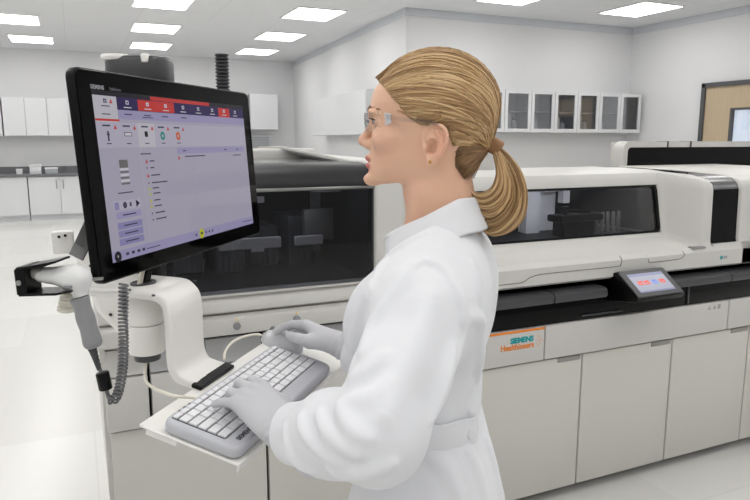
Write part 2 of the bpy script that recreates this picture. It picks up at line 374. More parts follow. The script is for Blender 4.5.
# interior seen through the pane
b = B(); box(b, (.10, 2.16, .995), (.935, 2.79, 1.06)); box(b, (.09, 2.78, 1.05), (.94, 2.80, 1.46)); box(b, (.09, 2.12, 1.05), (.10, 2.79, 1.45)); box(b, (.93, 2.12, 1.05), (.945, 2.79, 1.45)); box(b, (.1, 2.3, 1.44), (.93, 2.79, 1.458))
obj('inner_housing', b, dark_m, A)
for i, (x, y, h) in enumerate(((.16, 2.4, .12), (.30, 2.45, .14), (.45, 2.42, .13), (.60, 2.5, .16), (.74, 2.46, .2))):
    b = B(); box(b, (x, y, 1.06), (x+.11, y+.22, 1.06+h), .006)
    for k in range(5): box(b, (x+.008+k*.02, y-.006, 1.07), (x+.02+k*.02, y, 1.05+h))
    obj('sample_rack', b, mat('rack_grey', (84, 84, 88), .45), A)
b = B(); box(b, (.80, 2.3, 1.36), (.90, 2.7, 1.40)); box(b, (.83, 2.42, 1.12), (.86, 2.46, 1.36)); box(b, (.78, 2.38, 1.17), (.90, 2.41, 1.29), .004); obj('gantry', b, mat('gantry_metal', (150, 150, 146), .3, metal=.4), A)
b = B(); reflection_m = mat('reflection_plate_white', (214, 214, 216), .5)  # white plates added in place of bright reflections on the pane
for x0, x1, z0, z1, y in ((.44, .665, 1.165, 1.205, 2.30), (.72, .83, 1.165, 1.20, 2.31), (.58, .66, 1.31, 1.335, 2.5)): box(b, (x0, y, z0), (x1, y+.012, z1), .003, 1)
box(b, (.555, 2.298, 1.155), (.60, 2.31, 1.168)); obj('reflection_plate', b, reflection_m, A)
b = B(); box(b, (.2, 2.25, 1.432), (.85, 2.29, 1.438)); obj('added_lamp_strip', b, mat('added_lamp_strip', (235, 240, 255), .5, emit=9.), A)  # made-up glowing strip, added to brighten the plates behind the pane
# drawers
dx = [(.038, .163), (.172, .339), (.348, .534), (.543, .731), (.740, .942)]
for i, (x0, x1) in enumerate(dx):
    b = B(); yz(b, [(2.10, .828), (2.125, .905), (2.16, .905), (2.16, .828)], x0, x1, .003, 1); up = obj('drawer', b, drawer_m if i else white_m, A)
    b = B(); yz(b, [(2.088, .655), (2.080, .67), (2.080, .80), (2.092, .823), (2.16, .823), (2.16, .655)], x0, x1, .004, 2); obj('drawer', b, white_m, A)
b = B(); box(b, (.16, 2.135, .65), (.945, 2.15, .93)); obj('drawer_recess', b, gap_m, A)
for x0, x1 in ((.045, .538), (.547, 1.05)):
    b = B(); box(b, (x0, 2.105, .065), (x1, 2.14, .645), .004, 2); obj('door', b, door_m, A)
b = B(); box(b, (.5, 2.13, .065), (.6, 2.142, .645)); obj('door_gap', b, gap_m, A)
for x in (.12, .52, .95):
    b = B(); cyl(b, (x, 2.25, .03), (0, 0, 1), .028, .06, 16, .004); obj('foot', b, black_m, A)
b = B(); box(b, (.56, 2.78, 1.49), (.62, 2.83, 1.53)); obj('cable_socket', b, dgrey_m, A)
t = thing('corrugated_hose', 'dark ribbed hose standing upright behind the top right corner of the monitor', 'hose', (.575, 2.79, 1.53))
b = B(); P = []; R_ = []
for i in range(80):
    z = 1.53+i*.0046; P.append((.575, 2.79, z)); R_.append((.0285, .0275, .0215)[i % 3])
tube(b, P, R_, 20); obj('ribbed_tube', b, mat('hose_rubber', (52, 52, 55), .5), t, smooth=30)
b = B(); cyl(b, (.575, 2.79, 1.55), (0, 0, 1), .030, .04, 24, .004); obj('collar', b, dgrey_m, t)
# ------------------------------------------------------------------ analyzer, right module
Rr = thing('laboratory_analyzer', 'right analyzer module with long low window, black belt strip and little touchscreen', 'laboratory machine', (2.3, 2.5, 0))
XE = 3.62
PA = [(2.10, .968), (2.080, .980), (2.080, 1.048), (2.098, 1.066), (2.262, 1.093), (2.275, 1.103), (2.283, 1.117), (2.328, 1.340), (2.333, 1.375), (2.348, 1.396), (2.40, 1.410), (2.60, 1.412), (2.9, 1.404)]
PB = [(2.10, .968), (2.080, .980), (2.080, 1.048), (2.092, 1.062), (2.102, 1.068), (2.108, 1.076), (2.112, 1.090), (2.118, 1.325), (2.125, 1.350), (2.150, 1.370), (2.24, 1.388), (2.50, 1.400), (2.9, 1.404)]
def lerp(P, Q, t): return [(a[0]*(1-t)+c[0]*t, a[1]*(1-t)+c[1]*t) for a, c in zip(P, Q)]
def loft(bm, st, skip=(), close=True):
    V = [[bm.verts.new((x, y, z)) for y, z in pr] for x, pr in st]
    for i in range(len(V)-1):
        for j in range(len(V[0])-1):
            if (i, j) in skip: continue
            bm.faces.new((V[i][j], V[i][j+1], V[i+1][j+1], V[i+1][j]))
    if close:
        for k in (0, -1):
            x = st[k][0]
            c = [bm.verts.new((x, 2.9, .968))]
            bm.faces.new(V[k]+c)
st = [(1.06, PA), (1.20, PA), (2.525, PA), (2.535, PA)]
for k in range(1, 11):
    t = k/10; st.append((2.535+.085*t, lerp(PA, PB, t*t*(3-2*t))))
def inset(P, d): return [(y+d*(1 if 5 <= i <= 9 else .3 if i in (4, 10) else 0), z-d*(.6 if i >= 8 else 0)) for i, (y, z) in enumerate(P)]
st += [(2.652, PB), (2.658, inset(PB, .003)), (2.662, inset(PB, .010)), (2.664, inset(PB, .03))]
b = B(); loft(b, st, skip={(1, 6)}); hood = obj('hood', b, white_m, Rr, smooth=35)
b = B(); loft(b, [(2.664, [(y, z) for y, z in PB[:6]]), (XE, PB[:6])], close=False); obj('front_lip', b, white_m, Rr, smooth=35)
PD = [(y+.012, z) for y, z in PB[5:8]]+[(2.142, 1.350), (2.17, 1.372), (2.25, 1.384), (2.5, 1.396), (2.9, 1.400)]
b = B(); V = [[b.verts.new((x, y, z)) for y, z in PD] for x in (2.655, 2.845)]
for j in range(len(PD)-1): f = b.faces.new((V[0][j], V[0][j+1], V[1][j+1], V[1][j])); f.material_index = 0 if j < 2 else 1 if j < 5 else 0
obj('corner_window', b, [gblack_m, mat('smoked_top', (120, 120, 122), .2, metal=.6)], Rr, smooth=35)
stc = [(2.838, inset(PB, .03)), (2.840, inset(PB, .01)), (2.845, inset(PB, .003)), (2.852, PB), (XE, PB)]
b = B(); loft(b, stc); obj('end_frame', b, white_m, Rr, smooth=35)
b = B()
def win(bm, x0, x1, i0, i1, r, off, th, PR=PA):
    (y0, z0), (y1, z1) = PR[i0], PR[i1]
    L = math.hypot(y1-y0, z1-z0); dv = Vector((0, (y1-y0)/L, (z1-z0)/L)); nv = Vector((0, -(z1-z0)/L, (y1-y0)/L))
    pts = [Vector((x, y0, z0))+dv*t+nv*off for x, t in rrect(x0, x1, .0, L, r)]
    return pts, nv, dv, L
pts, nv, dv, L = win(b, 1.205, 2.520, 6, 7, .025, -.004, .004)
prism(b, pts, -nv*.004); obj('window_pane', b, smoke, Rr, smooth=0)
b = B(); o, _, _, _ = win(b, 1.198, 2.527, 6, 7, .028, .0015, 0); i_, _, _, _ = win(b, 1.216, 2.509, 6, 7, .02, .0015, 0)
cen = Vector((1.8625, (PA[6][0]+PA[7][0])/2, (PA[6][1]+PA[7][1])/2))
i2 = [p-dv*(.010 if (p-cen).dot(dv) > 0 else -.010) for p in i_]
V1 = [b.verts.new(p) for p in o]; V2 = [b.verts.new(p) for p in i2]; n = len(o)
for k in range(n): b.faces.new((V1[k], V1[(k+1) % n], V2[(k+1) % n], V2[k]))
V3 = [b.verts.new(p-nv*.02) for p in i2]
for k in range(n): b.faces.new((V2[k], V2[(k+1) % n], V3[(k+1) % n], V3[k]))
obj('window_gasket', b, black_m, Rr, smooth=0)
b = B()
box(b, (1.2, 2.85, 1.05), (2.53, 2.87, 1.38)); box(b, (1.19, 2.36, 1.05), (1.2, 2.87, 1.38)); box(b, (2.526, 2.345, 1.11), (2.533, 2.87, 1.36)); box(b, (1.19, 2.30, 1.08), (2.53, 2.87, 1.10)); box(b, (1.19, 2.345, 1.36), (2.53, 2.87, 1.368))
obj('inner_housing', b, dark_m, Rr)
b = B(); box(b, (1.98, 2.60, 1.10), (2.06, 2.64, 1.335)); box(b, (2.06, 2.60, 1.30), (2.24, 2.64, 1.335)); box(b, (2.20, 2.60, 1.24), (2.24, 2.64, 1.30)); box(b, (1.985, 2.66, 1.1), (2.2, 2.67, 1.33))
obj('reflection_frame', b, mat('reflection_frame_white', (225, 225, 225), .5), Rr)  # white frame added in place of a bright doorway reflected in the glass
b = B(); box(b, (2.02, 2.42, 1.17), (2.30, 2.50, 1.205), .01); box(b, (2.06, 2.44, 1.10), (2.26, 2.5, 1.17)); cyl(b, (2.10, 2.46, 1.22), (0, 0, 1), .015, .04, 12); tube(b, [(2.08, 2.45, 1.225), (2.24, 2.46, 1.21)], .008, 8); obj('pipetting_arm', b, black_m, Rr)
for i in range(5):
    x = 2.33+i*.035; b = B(); tube(b, [(x, 2.5, 1.10), (x, 2.5, 1.19), (x, 2.5, 1.2)], [.011, .011, .006], 10); obj('reagent_tube', b, mat('tube_grey', (120, 116, 110), .4), Rr)
for i in range(6):
    x = 1.27+i*.045; b = B(); box(b, (x, 2.40, 1.10), (x+.032, 2.46, 1.125), .004); obj('cartridge', b, grey_m, Rr)
b = B(); box(b, (1.3, 2.42, 1.352), (2.45, 2.46, 1.358)); obj('added_lamp_strip', b, mat('added_lamp_strip_right', (240, 243, 255), .5, emit=14.), Rr)  # invented light strip, added so the white frame shows through the window
# lid seams and grooves
seam_m = mat('seam', (120, 118, 112), .7)
def seam(pts, r=.0016, nm='lid_seam'):
    bb = B(); tube(bb, smooth_path(pts, 5), r, 6); return obj(nm, bb, seam_m, Rr)
seam([(1.2, 2.079, .995), (1.52, 2.079, .995), (1.58, 2.079, .998), (1.62, 2.079, 1.015), (1.70, 2.079, 1.022), (2.05, 2.079, 1.022), (2.08, 2.079, 1.028), (2.088, 2.079, 1.048), (2.088, 2.095, 1.064)])
seam([(2.24, 2.09, 1.058), (2.243, 2.079, 1.035), (2.26, 2.079, 1.025), (2.42, 2.079, 1.027), (2.45, 2.079, 1.036), (2.455, 2.079, 1.048), (2.455, 2.09, 1.058)])
b = B(); box(b, (2.515, 2.085, 1.061), (2.60, 2.12, 1.072), .004); obj('lid_latch', b, steel_m, Rr)
# logo on the lip
b = B(); cyl(b, (2.697, 2.0795, 1.014), (0, 1, 0), .0095, .0016, 24); obj('emblem', b, mat('emblem_teal', (40, 150, 150), .5), Rr)
Mx = axesM((2.713, 2.0792, 1.006), (1, 0, 0), (0, 0, 1), (0, -1, 0))
b = B(); box(b, (2.713, 2.0785, 1.007), (2.722, 2.0802, 1.021)); box(b, (2.726, 2.0785, 1.007), (2.734, 2.0802, 1.021)); obj('printed_mark', b, lightgrey_ink, Rr, smooth=0)
# belt strip
b = B(); box(b, (1.06, 2.13, .802), (XE, 2.2, .97)); box(b, (1.06, 2.098, .802), (XE, 2.14, .895), .004); obj('belt_strip', b, gblack_m, Rr)
for x0, x1 in ((1.07, 1.72), (1.725, 2.00), (2.32, 2.75), (2.755, 3.6)):
    b = B(); yz(b, [(2.062, .900), (2.055, .912), (2.058, .932), (2.072, .942), (2.13, .945), (2.13, .898)], x0, x1, .003, 1); obj('track_cover', b, dgrey_m, Rr)
b = B(); box(b, (2.515, 2.092, .806), (2.523, 2.10, .893)); box(b, (1.9, 2.09, .818), (2.12, 2.10, .824)); obj('belt_detail', b, dgrey_m, Rr)
# control touchscreen, tilted back on its wedge
b = B(); prism(b, [(2.045, 2.065, 1.002), (2.045, 1.935, .913), (2.045, 1.945, .895), (2.045, 2.10, .87), (2.045, 2.10, .99)], (.262, 0, 0), .006, 2); ws = obj('control_screen', b, black_m, Rr)
p0 = Vector((2.176, 2.000, .9575)); dv = Vector((0, .13, .089)).normalized(); nv = Vector((0, -dv.z, dv.y)); Ms = axesM(p0, (1, 0, 0), dv, nv)
b = B(); prism(b, [(x, y, -.001) for x, y in rrect(-.128, .128, -.075, .075, .008)], (0, 0, .006), .002, 1, 0, Ms); obj('bezel', b, dgrey_m, ws)
scr_bg = mat('small_screen_light', (158, 160, 176), .2, emit=.22); scr_hd = mat('small_screen_header', (120, 124, 150), .2, emit=.5); scr_red = mat('small_screen_red', (214, 92, 76), .2, emit=.4); scr_blue = mat('small_screen_blue', (104, 122, 190), .2, emit=.5)
b = B(); box(b, (-.098, -.052, .0052), (.098, .052, .0056), 0, 1, 0, Ms); box(b, (-.098, .036, .0056), (.098, .052, .0060), 0, 1, 1, Ms)
for i, (x, mi) in enumerate(((-.06, 2), (-.025, 2), (.02, 3), (.062, 2))): box(b, (x-.014, -.012, .0056), (x+.014, .010, .0060), 0, 1, mi, Ms); box(b, (x-.009, -.006, .0060), (x+.009, -.002, .0062), 0, 1, 0, Ms)
box(b, (-.098, -.052, .0056), (.098, -.044, .0058), 0, 1, 1, Ms)
obj('display', b, [scr_bg, scr_hd, scr_red, scr_blue], ws, smooth=0)
# fascia panels and doors
for x0, x1 in ((1.06, 1.704), (1.710, 2.787), (2.793, XE)):
    b = B(); box(b, (x0, 2.088, .657), (x1, 2.13, .800), .004, 2); fp = obj('fascia_panel', b, white_m, Rr)
    if x0 == 1.06: first = fp
    if x0 == 1.710: mid = fp
b = B(); box(b, (1.062, 2.0865, .790), (1.703, 2.0885, .7985)); obj('accent_stripe', b, orange_m, first, smooth=0)
Mx = axesM((1.535, 2.0872, .748), (1, 0, 0), (0, 0, 1), (0, -1, 0)); text('lettering', 'SIEMENS', .030, teal_m, first, Mx, bold=.0018, sx=1.0)
Mx = axesM((1.488, 2.0872, .721), (1, 0, 0), (0, 0, 1), (0, -1, 0)); text('lettering', 'Healthineers', .034, orange_m, first, Mx, bold=.0008, sx=.94)
b = B()
for i, (dx_, dz_) in enumerate(((0, .019), (.0095, .0095), (.019, 0), (.0095, -.0095), (0, -.019), (-.004, .006), (.0, -.003), (-.008, -.010), (.008, .001))):
    cyl(b, (1.672+dx_, 2.0872, .744+dz_), (0, 1, 0), .0026 if i < 5 else .0019, .001, 12)
obj('dot_emblem', b, orange_m, first, smooth=0)
b = B()
for x in (2.655, 2.69): prism(b, [(x-.010, 2.0870, .768), (x+.010, 2.0870, .768), (x, 2.0870, .787)], (0, .0012, 0))
box(b, (2.712, 2.087, .766), (2.730, 2.0885, .788)); obj('warning_marks', b, lightgrey_ink, mid, smooth=0)
dxs = [(1.06, 1.386), (1.394, 1.918), (1.926, 2.446), (2.454, 2.966), (2.974, XE)]
for x0, x1 in dxs:
    b = B(); box(b, (x0, 2.102, .052), (x1, 2.14, .648), .004, 2); dr = obj('door', b, door_m, Rr)
    b = B(); box(b, (x1-.13, 2.0985, .628), (x1-.01, 2.106, .650), .003, 1); obj('grip_recess_shade', b, mat('recess_shade_grey', (150, 148, 142), .7), dr)  # handle notch drawn as a flat grey strip, its shadow put into the colour
b = B(); box(b, (1.06, 2.13, .08), (XE, 2.15, .97)); box(b, (1.06, 2.14, .06), (1.08, 2.88, .97)); box(b, (XE-.02, 2.14, .06), (XE, 2.88, .97)); box(b, (1.06, 2.86, .06), (XE, 2.88, 1.1)); box(b, (1.06, 2.13, .055), (XE, 2.88, .075)); obj('chassis', b, gap_m, Rr)
for x in (1.2, 1.8, 2.42, 2.72, 2.86, 3.3):
    b = B(); cyl(b, (x, 2.30, .028), (0, 0, 1), .03, .056, 16, .004); obj('foot', b, black_m, Rr)
# status display standing behind, in the gap under the ponytail
b = B(); box(b, (1.70, 2.62, 1.40), (1.80, 2.70, 1.495), .006); sd = obj('status_display', b, white_m, Rr)
b = B(); box(b, (1.69, 2.61, 1.495), (1.81, 2.70, 1.525), .005); obj('display_hood', b, black_m, sd)
b = B(); box(b, (1.75, 2.607, 1.504), (1.795, 2.611, 1.514)); obj('green_lamp', b, mat('green_lamp', (110, 190, 80), .4, emit=.5), sd, smooth=0)
# ------------------------------------------------------------------ rear module
Rb = thing('laboratory_analyzer', 'rear analyzer module with black glass band and white top, near the wooden door', 'laboratory machine', (3.6, 3.3, 0))
b = B(); box(b, (2.89, 2.93, 0), (4.6, 3.6, 1.32), .01); box(b, (2.89, 2.985, 1.30), (4.59, 3.02, 1.54)); obj('body', b, white_m, Rb)
b = B(); pts = [(x, 2.905, z) for x, z in rrect(2.875, 4.6, 1.30, 1.542, .05, 5)]; inn = [(x, 2.905, z) for x, z in rrect(2.91, 4.56, 1.33, 1.508, .025, 5)]
V1 = [b.verts.new(p) for p in pts]; V2 = [b.verts.new(p) for p in inn]; n = len(pts)
V3 = [b.verts.new((p[0], 2.99, p[2])) for p in pts]; V4 = [b.verts.new((p[0], 2.93, p[2])) for p in inn]
for k in range(n):
    j = (k+1) % n
    b.faces.new((V1[k], V1[j], V2[j], V2[k])); b.faces.new((V1[k], V3[k], V3[j], V1[j])); b.faces.new((V2[k], V2[j], V4[j], V4[k]))
obj('top_shell', b, white_m, Rb, smooth=35)
b = B(); box(b, (2.905, 2.915, 1.325), (4.565, 2.935, 1.51)); obj('glass_band', b, gblack_m, Rb)
for x in (3.22, 3.41):
    b = B(); box(b, (x-.003, 2.900, 1.505), (x+.003, 2.985, 1.5435)); obj('top_seam', b, gap_m, Rb)
# ------------------------------------------------------------------ touchscreen monitor
u = Vector((.6233, .7820, 0)); nrm = Vector((.780, -.622, .0673)).normalized(); vv = nrm.cross(u).normalized()
MC = Vector((.220, 1.450, 1.482))
Rm = Matrix((u, -nrm, vv)).transposed()
MON = thing('touchscreen_monitor', 'large black touchscreen monitor showing a lavender menu screen, left of the woman', 'monitor', MC, Rm)
def mbox(b, lo, hi, bev=0., seg=2, mi=0): box(b, lo, hi, bev, seg, mi)
# local axes: x right, -y towards the viewer, z up; slightly larger than the lit area
x0, x1, z0, z1 = -.326, .331, -.176, .187
b = B(); pts = rrect(x0, x1, z0, z1, .017, 6)
prism(b, [(x, .000, z) for x, z in pts], (0, .017, 0), .003, 2)
prism(b, [(x, .016, z) for x, z in rrect(x0+.11, x1-.05, z0+.05, z1-.05, .03, 6)], (0, .034, 0), .008, 2)
obj('housing', b, mat('monitor_black', (7, 7, 8), .3, spec=.2), MON, True)
b = B(); prism(b, [(x, -.0016, z) for x, z in rrect(x0+.003, x1-.003, z0+.003, z1-.003, .015, 6)], (0, .002, 0), .0006, 1)
obj('front_glass', b, mat('screen_glass', (3, 3, 4), .05, spec=.09), MON, True)
SW, SH = .577, .2876
ucol = {'bg': (188, 183, 202), 'pale': (198, 193, 212), 'white': (212, 208, 218), 'lav': (172, 165, 204), 'lav2': (152, 147, 196), 'navy': (50, 38, 92), 'red': (214, 62, 56), 'ink': (70, 66, 92), 'teal': (52, 150, 140), 'orange': (222, 104, 52),
        'grey': (120, 118, 116), 'dark': (34, 32, 40), 'yellow': (206, 206, 60), 'wht': (226, 222, 232), 'black': (24, 18, 48)}
umat = {}
def um(k):
    if k not in umat:
        m = mat('ui_'+k, ucol[k], .05, emit=UIEMIT if 'UIEMIT' in globals() else .58)
        bs = m.node_tree.nodes['Principled BSDF']; bs.inputs['Base Color'].default_value = (.012, .012, .013, 1); bs.inputs['Specular IOR Level'].default_value = .12
        umat[k] = m
    return m if False else umat[k]
keys = list(ucol); ub = B()
def ui(s0, s1, t0, t1, k, lay=1, bm=None):
    bm = ub if bm is None else bm
    y = -.0018-lay*.00012
    xa, xb = (s0-.5)*SW, (s1-.5)*SW; za, zb = (.5-t0)*SH, (.5-t1)*SH
    f = bm.faces.new([bm.verts.new(p) for p in ((xa, y, zb), (xb, y, zb), (xb, y, za), (xa, y, za))]); f.material_index = keys.index(k)
def disc(s, t, r, k, lay=3, n=14):
    f = ub.faces.new([ub.verts.new(((s-.5)*SW+r*math.cos(a), -.0018-lay*.00012, (.5-t)*SH+r*math.sin(a))) for a in [2*math.pi*i/n for i in range(n)]]); f.material_index = keys.index(k)
def tri(s, t, r, k='red', lay=4):
    f = ub.faces.new([ub.verts.new(((s-.5)*SW+dx*r, -.0018-lay*.00012, (.5-t)*SH+dz*r)) for dx, dz in ((-.75, -.6), (.75, -.6), (0, .75))]); f.material_index = keys.index(k)
ui(0, 1, 0, 1, 'bg')
ui(0, 1, -.03, 0, 'dark', 1); ui(.297, .700, -.025, 0, 'red', 2)
ui(.112, 1, 0, .078, 'navy', 2); ui(0, .112, 0, .155, 'white', 2)
ui(.222, .330, .004, .075, 'red', 3); ui(.330, .440, .004, .075, 'red', 3); ui(.771, .869, .006, .079, 'red', 3)
for s in (.055, .165, .276, .385, .50, .61, .72, .82, .92):
    k = 'ink' if s < .1 else 'wht'
    ui(s-.008, s+.008, .018, .042, k, 5); ui(s-.0045, s+.0045, .025, .036, 'navy' if s > .1 and s not in (.276, .385, .82) else 'lav', 6); ui(s-.02, s+.02, .058, .064, k, 5)
tri(.083, .03, .006); 
ui(.112, 1, .078, .135, 'lav', 2); ui(0, .115, .137, .150, 'red', 4); ui(.035, .075, .106, .112, 'ink', 4)
for s in (.165, .27, .375, .50): ui(s-.02, s+.02, .100, .107, 'ink', 4); 
ui(.24, .30, .114, .120, 'ink', 4)
ui(0, 1, .155, .31, 'pale', 2); ui(.205, .300, .155, .31, 'white', 3)
for s, ic in ((.052, 'ink'), (.151, 'ink'), (.25, 'dark'), (.347, 'teal'), (.447, 'orange')):
    ui(s-.024, s+.014, .172, .182, 'ink', 5); tri(s+.038, .185, .006)
    if ic in ('teal', 'orange'): disc(s, .235, .0085, ic, 5); disc(s, .235, .003, 'pale', 6)
    elif s < .1: ui(s-.004, s+.004, .21, .27, 'ink', 5); ui(s-.007, s+.007, .225, .235, 'ink', 5)
    elif s < .2: ui(s-.02, s+.02, .215, .24, 'ink', 5); ui(s-.017, s+.017, .219, .236, 'wht', 6)
    else: ui(s-.009, s+.009, .207, .243, 'dark', 5)
    ui(s-.012, s+.012, .282, .288, 'ink', 5)
ui(.205, .208, .31, .93, 'pale', 2)
ui(.088, .132, .385, .435, 'grey', 3)
for i in range(6): ui(.088, .132, .437+i*.018, .449+i*.018, 'grey' if i % 2 else 'wht', 3)
ui(.205, .265, .350, .357, 'ink', 4)
for i, (t, k) in enumerate(((.402, 'red'), (.446, 'ink'), (.496, 'red'), (.546, 'ink'), (.582, 'yellow'), (.617, 'yellow'), (.663, 'yellow'), (.702, 'yellow'), (.748, 'ink'), (.790, 'ink'))):
    if k == 'ink': ui(.231, .236, t-.006, t+.006, 'ink', 4)
    else: tri(.234, t, .0055, k); 
    ui(.252, (.28, .275, .305, .345, .29, .295, .29, .295, .31, .315)[i], t-.004, t+.004, 'ink', 4)
ui(.43, .975, .318, .362, 'lav', 3)
for s in (.48, .80, .91): ui(s-.012, s+.012, .337, .344, 'ink', 4)
tri(.437, .388, .006); ui(.479, .626, .378, .386, 'ink', 4); ui(.864, .939, .386, .393, 'ink', 4)
ui(.065, .142, .585, .592, 'ink', 4)
ui(.035, .175, .635, .69, 'pale', 2); ui(.040, .062, .642, .688, 'lav2', 4); disc(.092, .665, .006, 'ink', 4); ui(.116, .126, .652, .678, 'ink', 4)
f = ub.faces.new([ub.verts.new(((s-.5)*SW, -.0024, (.5-t)*SH)) for s, t in ((.150, .64), (.150, .69), (.170, .665))]); f.material_index = keys.index('black')
for t in (.725, .790, .840, .890):
    ui(.044, .172, t-.021, t+.021, 'lav2' if t > .75 else 'lav', 3); ui(.075, .145, t-.004, t+.004, 'ink', 4)
ui(0, 1, .935, 1.0, 'lav', 3); disc(.027, .972, .010, 'dark', 5); ui(.025, .029, .962, .976, 'wht', 6)
for s in (.075, .105, .135, .162): ui(s-.008, s+.008, .958, .976, 'ink', 5)
ui(.18, .258, .966, .972, 'ink', 5); disc(.541, .966, .011, 'yellow', 5); ui(.532, .55, .958, .972, 'ink', 6)
for s in (.50, .575, .60, .625): ui(s-.005, s+.005, .958, .976, 'ink', 5)
ui(.90, .985, .962, .968, 'ink', 5)
dsp = obj('display', ub, [um(k) for k in keys], MON, True, smooth=0)
bz = mat('bezel_print', (150, 150, 156), .5)
Ml = Rm.to_4x4(); Ml.translation = MC + Rm @ Vector(((-.002-.5)*SW, -.0019, (.5+.035)*SH))
Mt = Ml @ Matrix.Rotation(math.pi/2, 4, 'X')
text('lettering', 'SIEMENS', .0095, bz, MON, Mt, .0001, .0003)
Mt2 = Mt.copy(); Mt2.translation = MC + Rm @ Vector(((.085-.5)*SW, -.0019, (.5+.035)*SH)); text('lettering', 'Healthineers', .0085, mat('bezel_print_dim', (104, 104, 110), .5), MON, Mt2, .0001, 0, 'LEFT', .75)
b = B(); cyl(b, (-.05, .065, -.03), (0, 1, 0), .045, .05, 24, .005); box(b, (-.09, .05, -.08), (-.01, .062, .02), .004); obj('mounting_joint', b, black_m, MON, True)
# ------------------------------------------------------------------ support column, folded bracket, keyboard tray
piv = Vector((.107, 1.343, 1.182)); rtv = Vector((.9114, -.4115, 0)); fhv = Vector((.4115, .9114, 0)); n0 = Vector((.782, -.623, 0)); mh = Vector((.623, .782, 0)); Z = Vector((0, 0, 1))
bkt_m = mat('bracket_white', (232, 230, 226), .35)
SUP = thing('monitor_stand', 'white folded support arm with dark column and keyboard tray below the monitor', 'stand', (piv.x, piv.y, 1.10))
b = B(); cyl(b, (.133, 1.495, 1.46), Z, .028, .42, 20); obj('column', b, black_m, SUP)
b = B(); tube(b, [(.133, 1.50, 1.275), (.11, 1.62, 1.285), (.10, 2.10, 1.29)], .022, 16); box(b, (.05, 2.085, 1.24), (.15, 2.104, 1.34), .004); obj('mounting_beam', b, bkt_m, SUP)
cap = B(); Mc = axesM((.135, 1.503, 1.660), rtv, fhv, Z)
prism(cap, [(x, y, 0) for x, y in rrect(-.062, .069, -.048, .048, .035, 5)], (0, 0, .060), .010, 3, 0, Mc)
cp = obj('column_cap', cap, dgrey_m, SUP)
b = B(); prism(b, [(x, y, .050) for x, y in rrect(-.064, -.010, -.050, .030, .02, 5)], (0, 0, .013), .005, 2, 0, Mc); box(b, (.022, -.050, .044), (.038, .02, .0625), .003, 1, 0, Mc); obj('cap_insert', b, bkt_m, cp)
b = B(); cyl(b, piv+Z*.041, Z, .035, .060, 32, .003); cyl(b, piv-Z*.020, Z, .035, .060, 32, .004); pv = obj('pivot', b, bkt_m, SUP)
b = B(); cyl(b, piv-Z*.057, Z, .026, .016, 24, .003); obj('pivot_foot', b, dgrey_m, pv)
p0 = Vector((.289, 1.171, 0)); 
def kn(uu, nn, z): return Vector((.29, 1.175, 0)) + mh*uu + n0*nn + Z*z
def strip(prof, u0, u1, th, m, name, par, bev=.004):
    """folded sheet: side profile (n, z) of the mid line, width along the monitor direction; u0/u1 may be functions of the path fraction"""
    P = smooth_path([(a, 0, c) for a, c in prof], 6); n = len(P); bb = B(); top = []; bot = []
    for i, p in enumerate(P):
        t = (P[min(i+1, n-1)]-P[max(i-1, 0)]).normalized(); q = Vector((-t.z, 0, t.x))
        f = i/(n-1); a = u0(f) if callable(u0) else u0; c = u1(f) if callable(u1) else u1
        o, w = p+q*th/2, p-q*th/2
        top.append((bb.verts.new(kn(a, o.x, o.z)), bb.verts.new(kn(c, o.x, o.z)))); bot.append((bb.verts.new(kn(a, w.x, w.z)), bb.verts.new(kn(c, w.x, w.z))))
    for i in range(n-1):
        bb.faces.new((top[i][0], top[i][1], top[i+1][1], top[i+1][0])); bb.faces.new((bot[i][1], bot[i][0], bot[i+1][0], bot[i+1][1]))
        bb.faces.new((top[i][1], bot[i][1], bot[i+1][1], top[i+1][1])); bb.faces.new((top[i][0], top[i+1][0], bot[i+1][0], bot[i][0]))
    bb.faces.new((top[0][0], bot[0][0], bot[0][1], top[0][1])); bb.faces.new((top[-1][1], bot[-1][1], bot[-1][0], top[-1][0]))
    bmesh.ops.recalc_face_normals(bb, faces=bb.faces)
    ed = [e for e in bb.edges if len(e.link_faces) == 2 and e.calc_face_angle() > 1.2]
    bmesh.ops.bevel(bb, geom=ed, offset=bev, segments=3, profile=.5, affect='EDGES')
    return obj(name, bb, m, par, smooth=35)
arm = strip([(-.335, 1.264), (-.27, 1.264), (-.205, 1.264), (-.180, 1.260), (-.164, 1.245), (-.160, 1.21), (-.160, 1.16), (-.158, 1.128), (-.148, 1.108), (-.132, 1.098), (-.112, 1.091)],
            lambda f: -.046+max(0, f-.8)*.06, lambda f: .075+(.09*max(0, .35-f))+max(0, f-.8)*.06, .017, bkt_m, 'folded_arm', SUP, .006)
b = B(); tube(b, [piv+Z*.0915+(mh*math.cos(a)*.028+n0*math.sin(a)*.02) for a in [2*math.pi*i/24 for i in range(25)]], .0025, 6); cyl(b, piv+Z*.091, Z, .024, .003, 24); obj('cable_opening', b, dgrey_m, arm)
for du, dn in ((-.03, .10), (.10, .11), (.0, .03), (.13, -.02)):
    c_ = piv+mh*(du-.06)+n0*(dn-.02); c_.z = 1.2735
    b = B(); cyl(b, c_, Z, .0032, .003, 10); obj('screw', b, dgrey_m, arm)
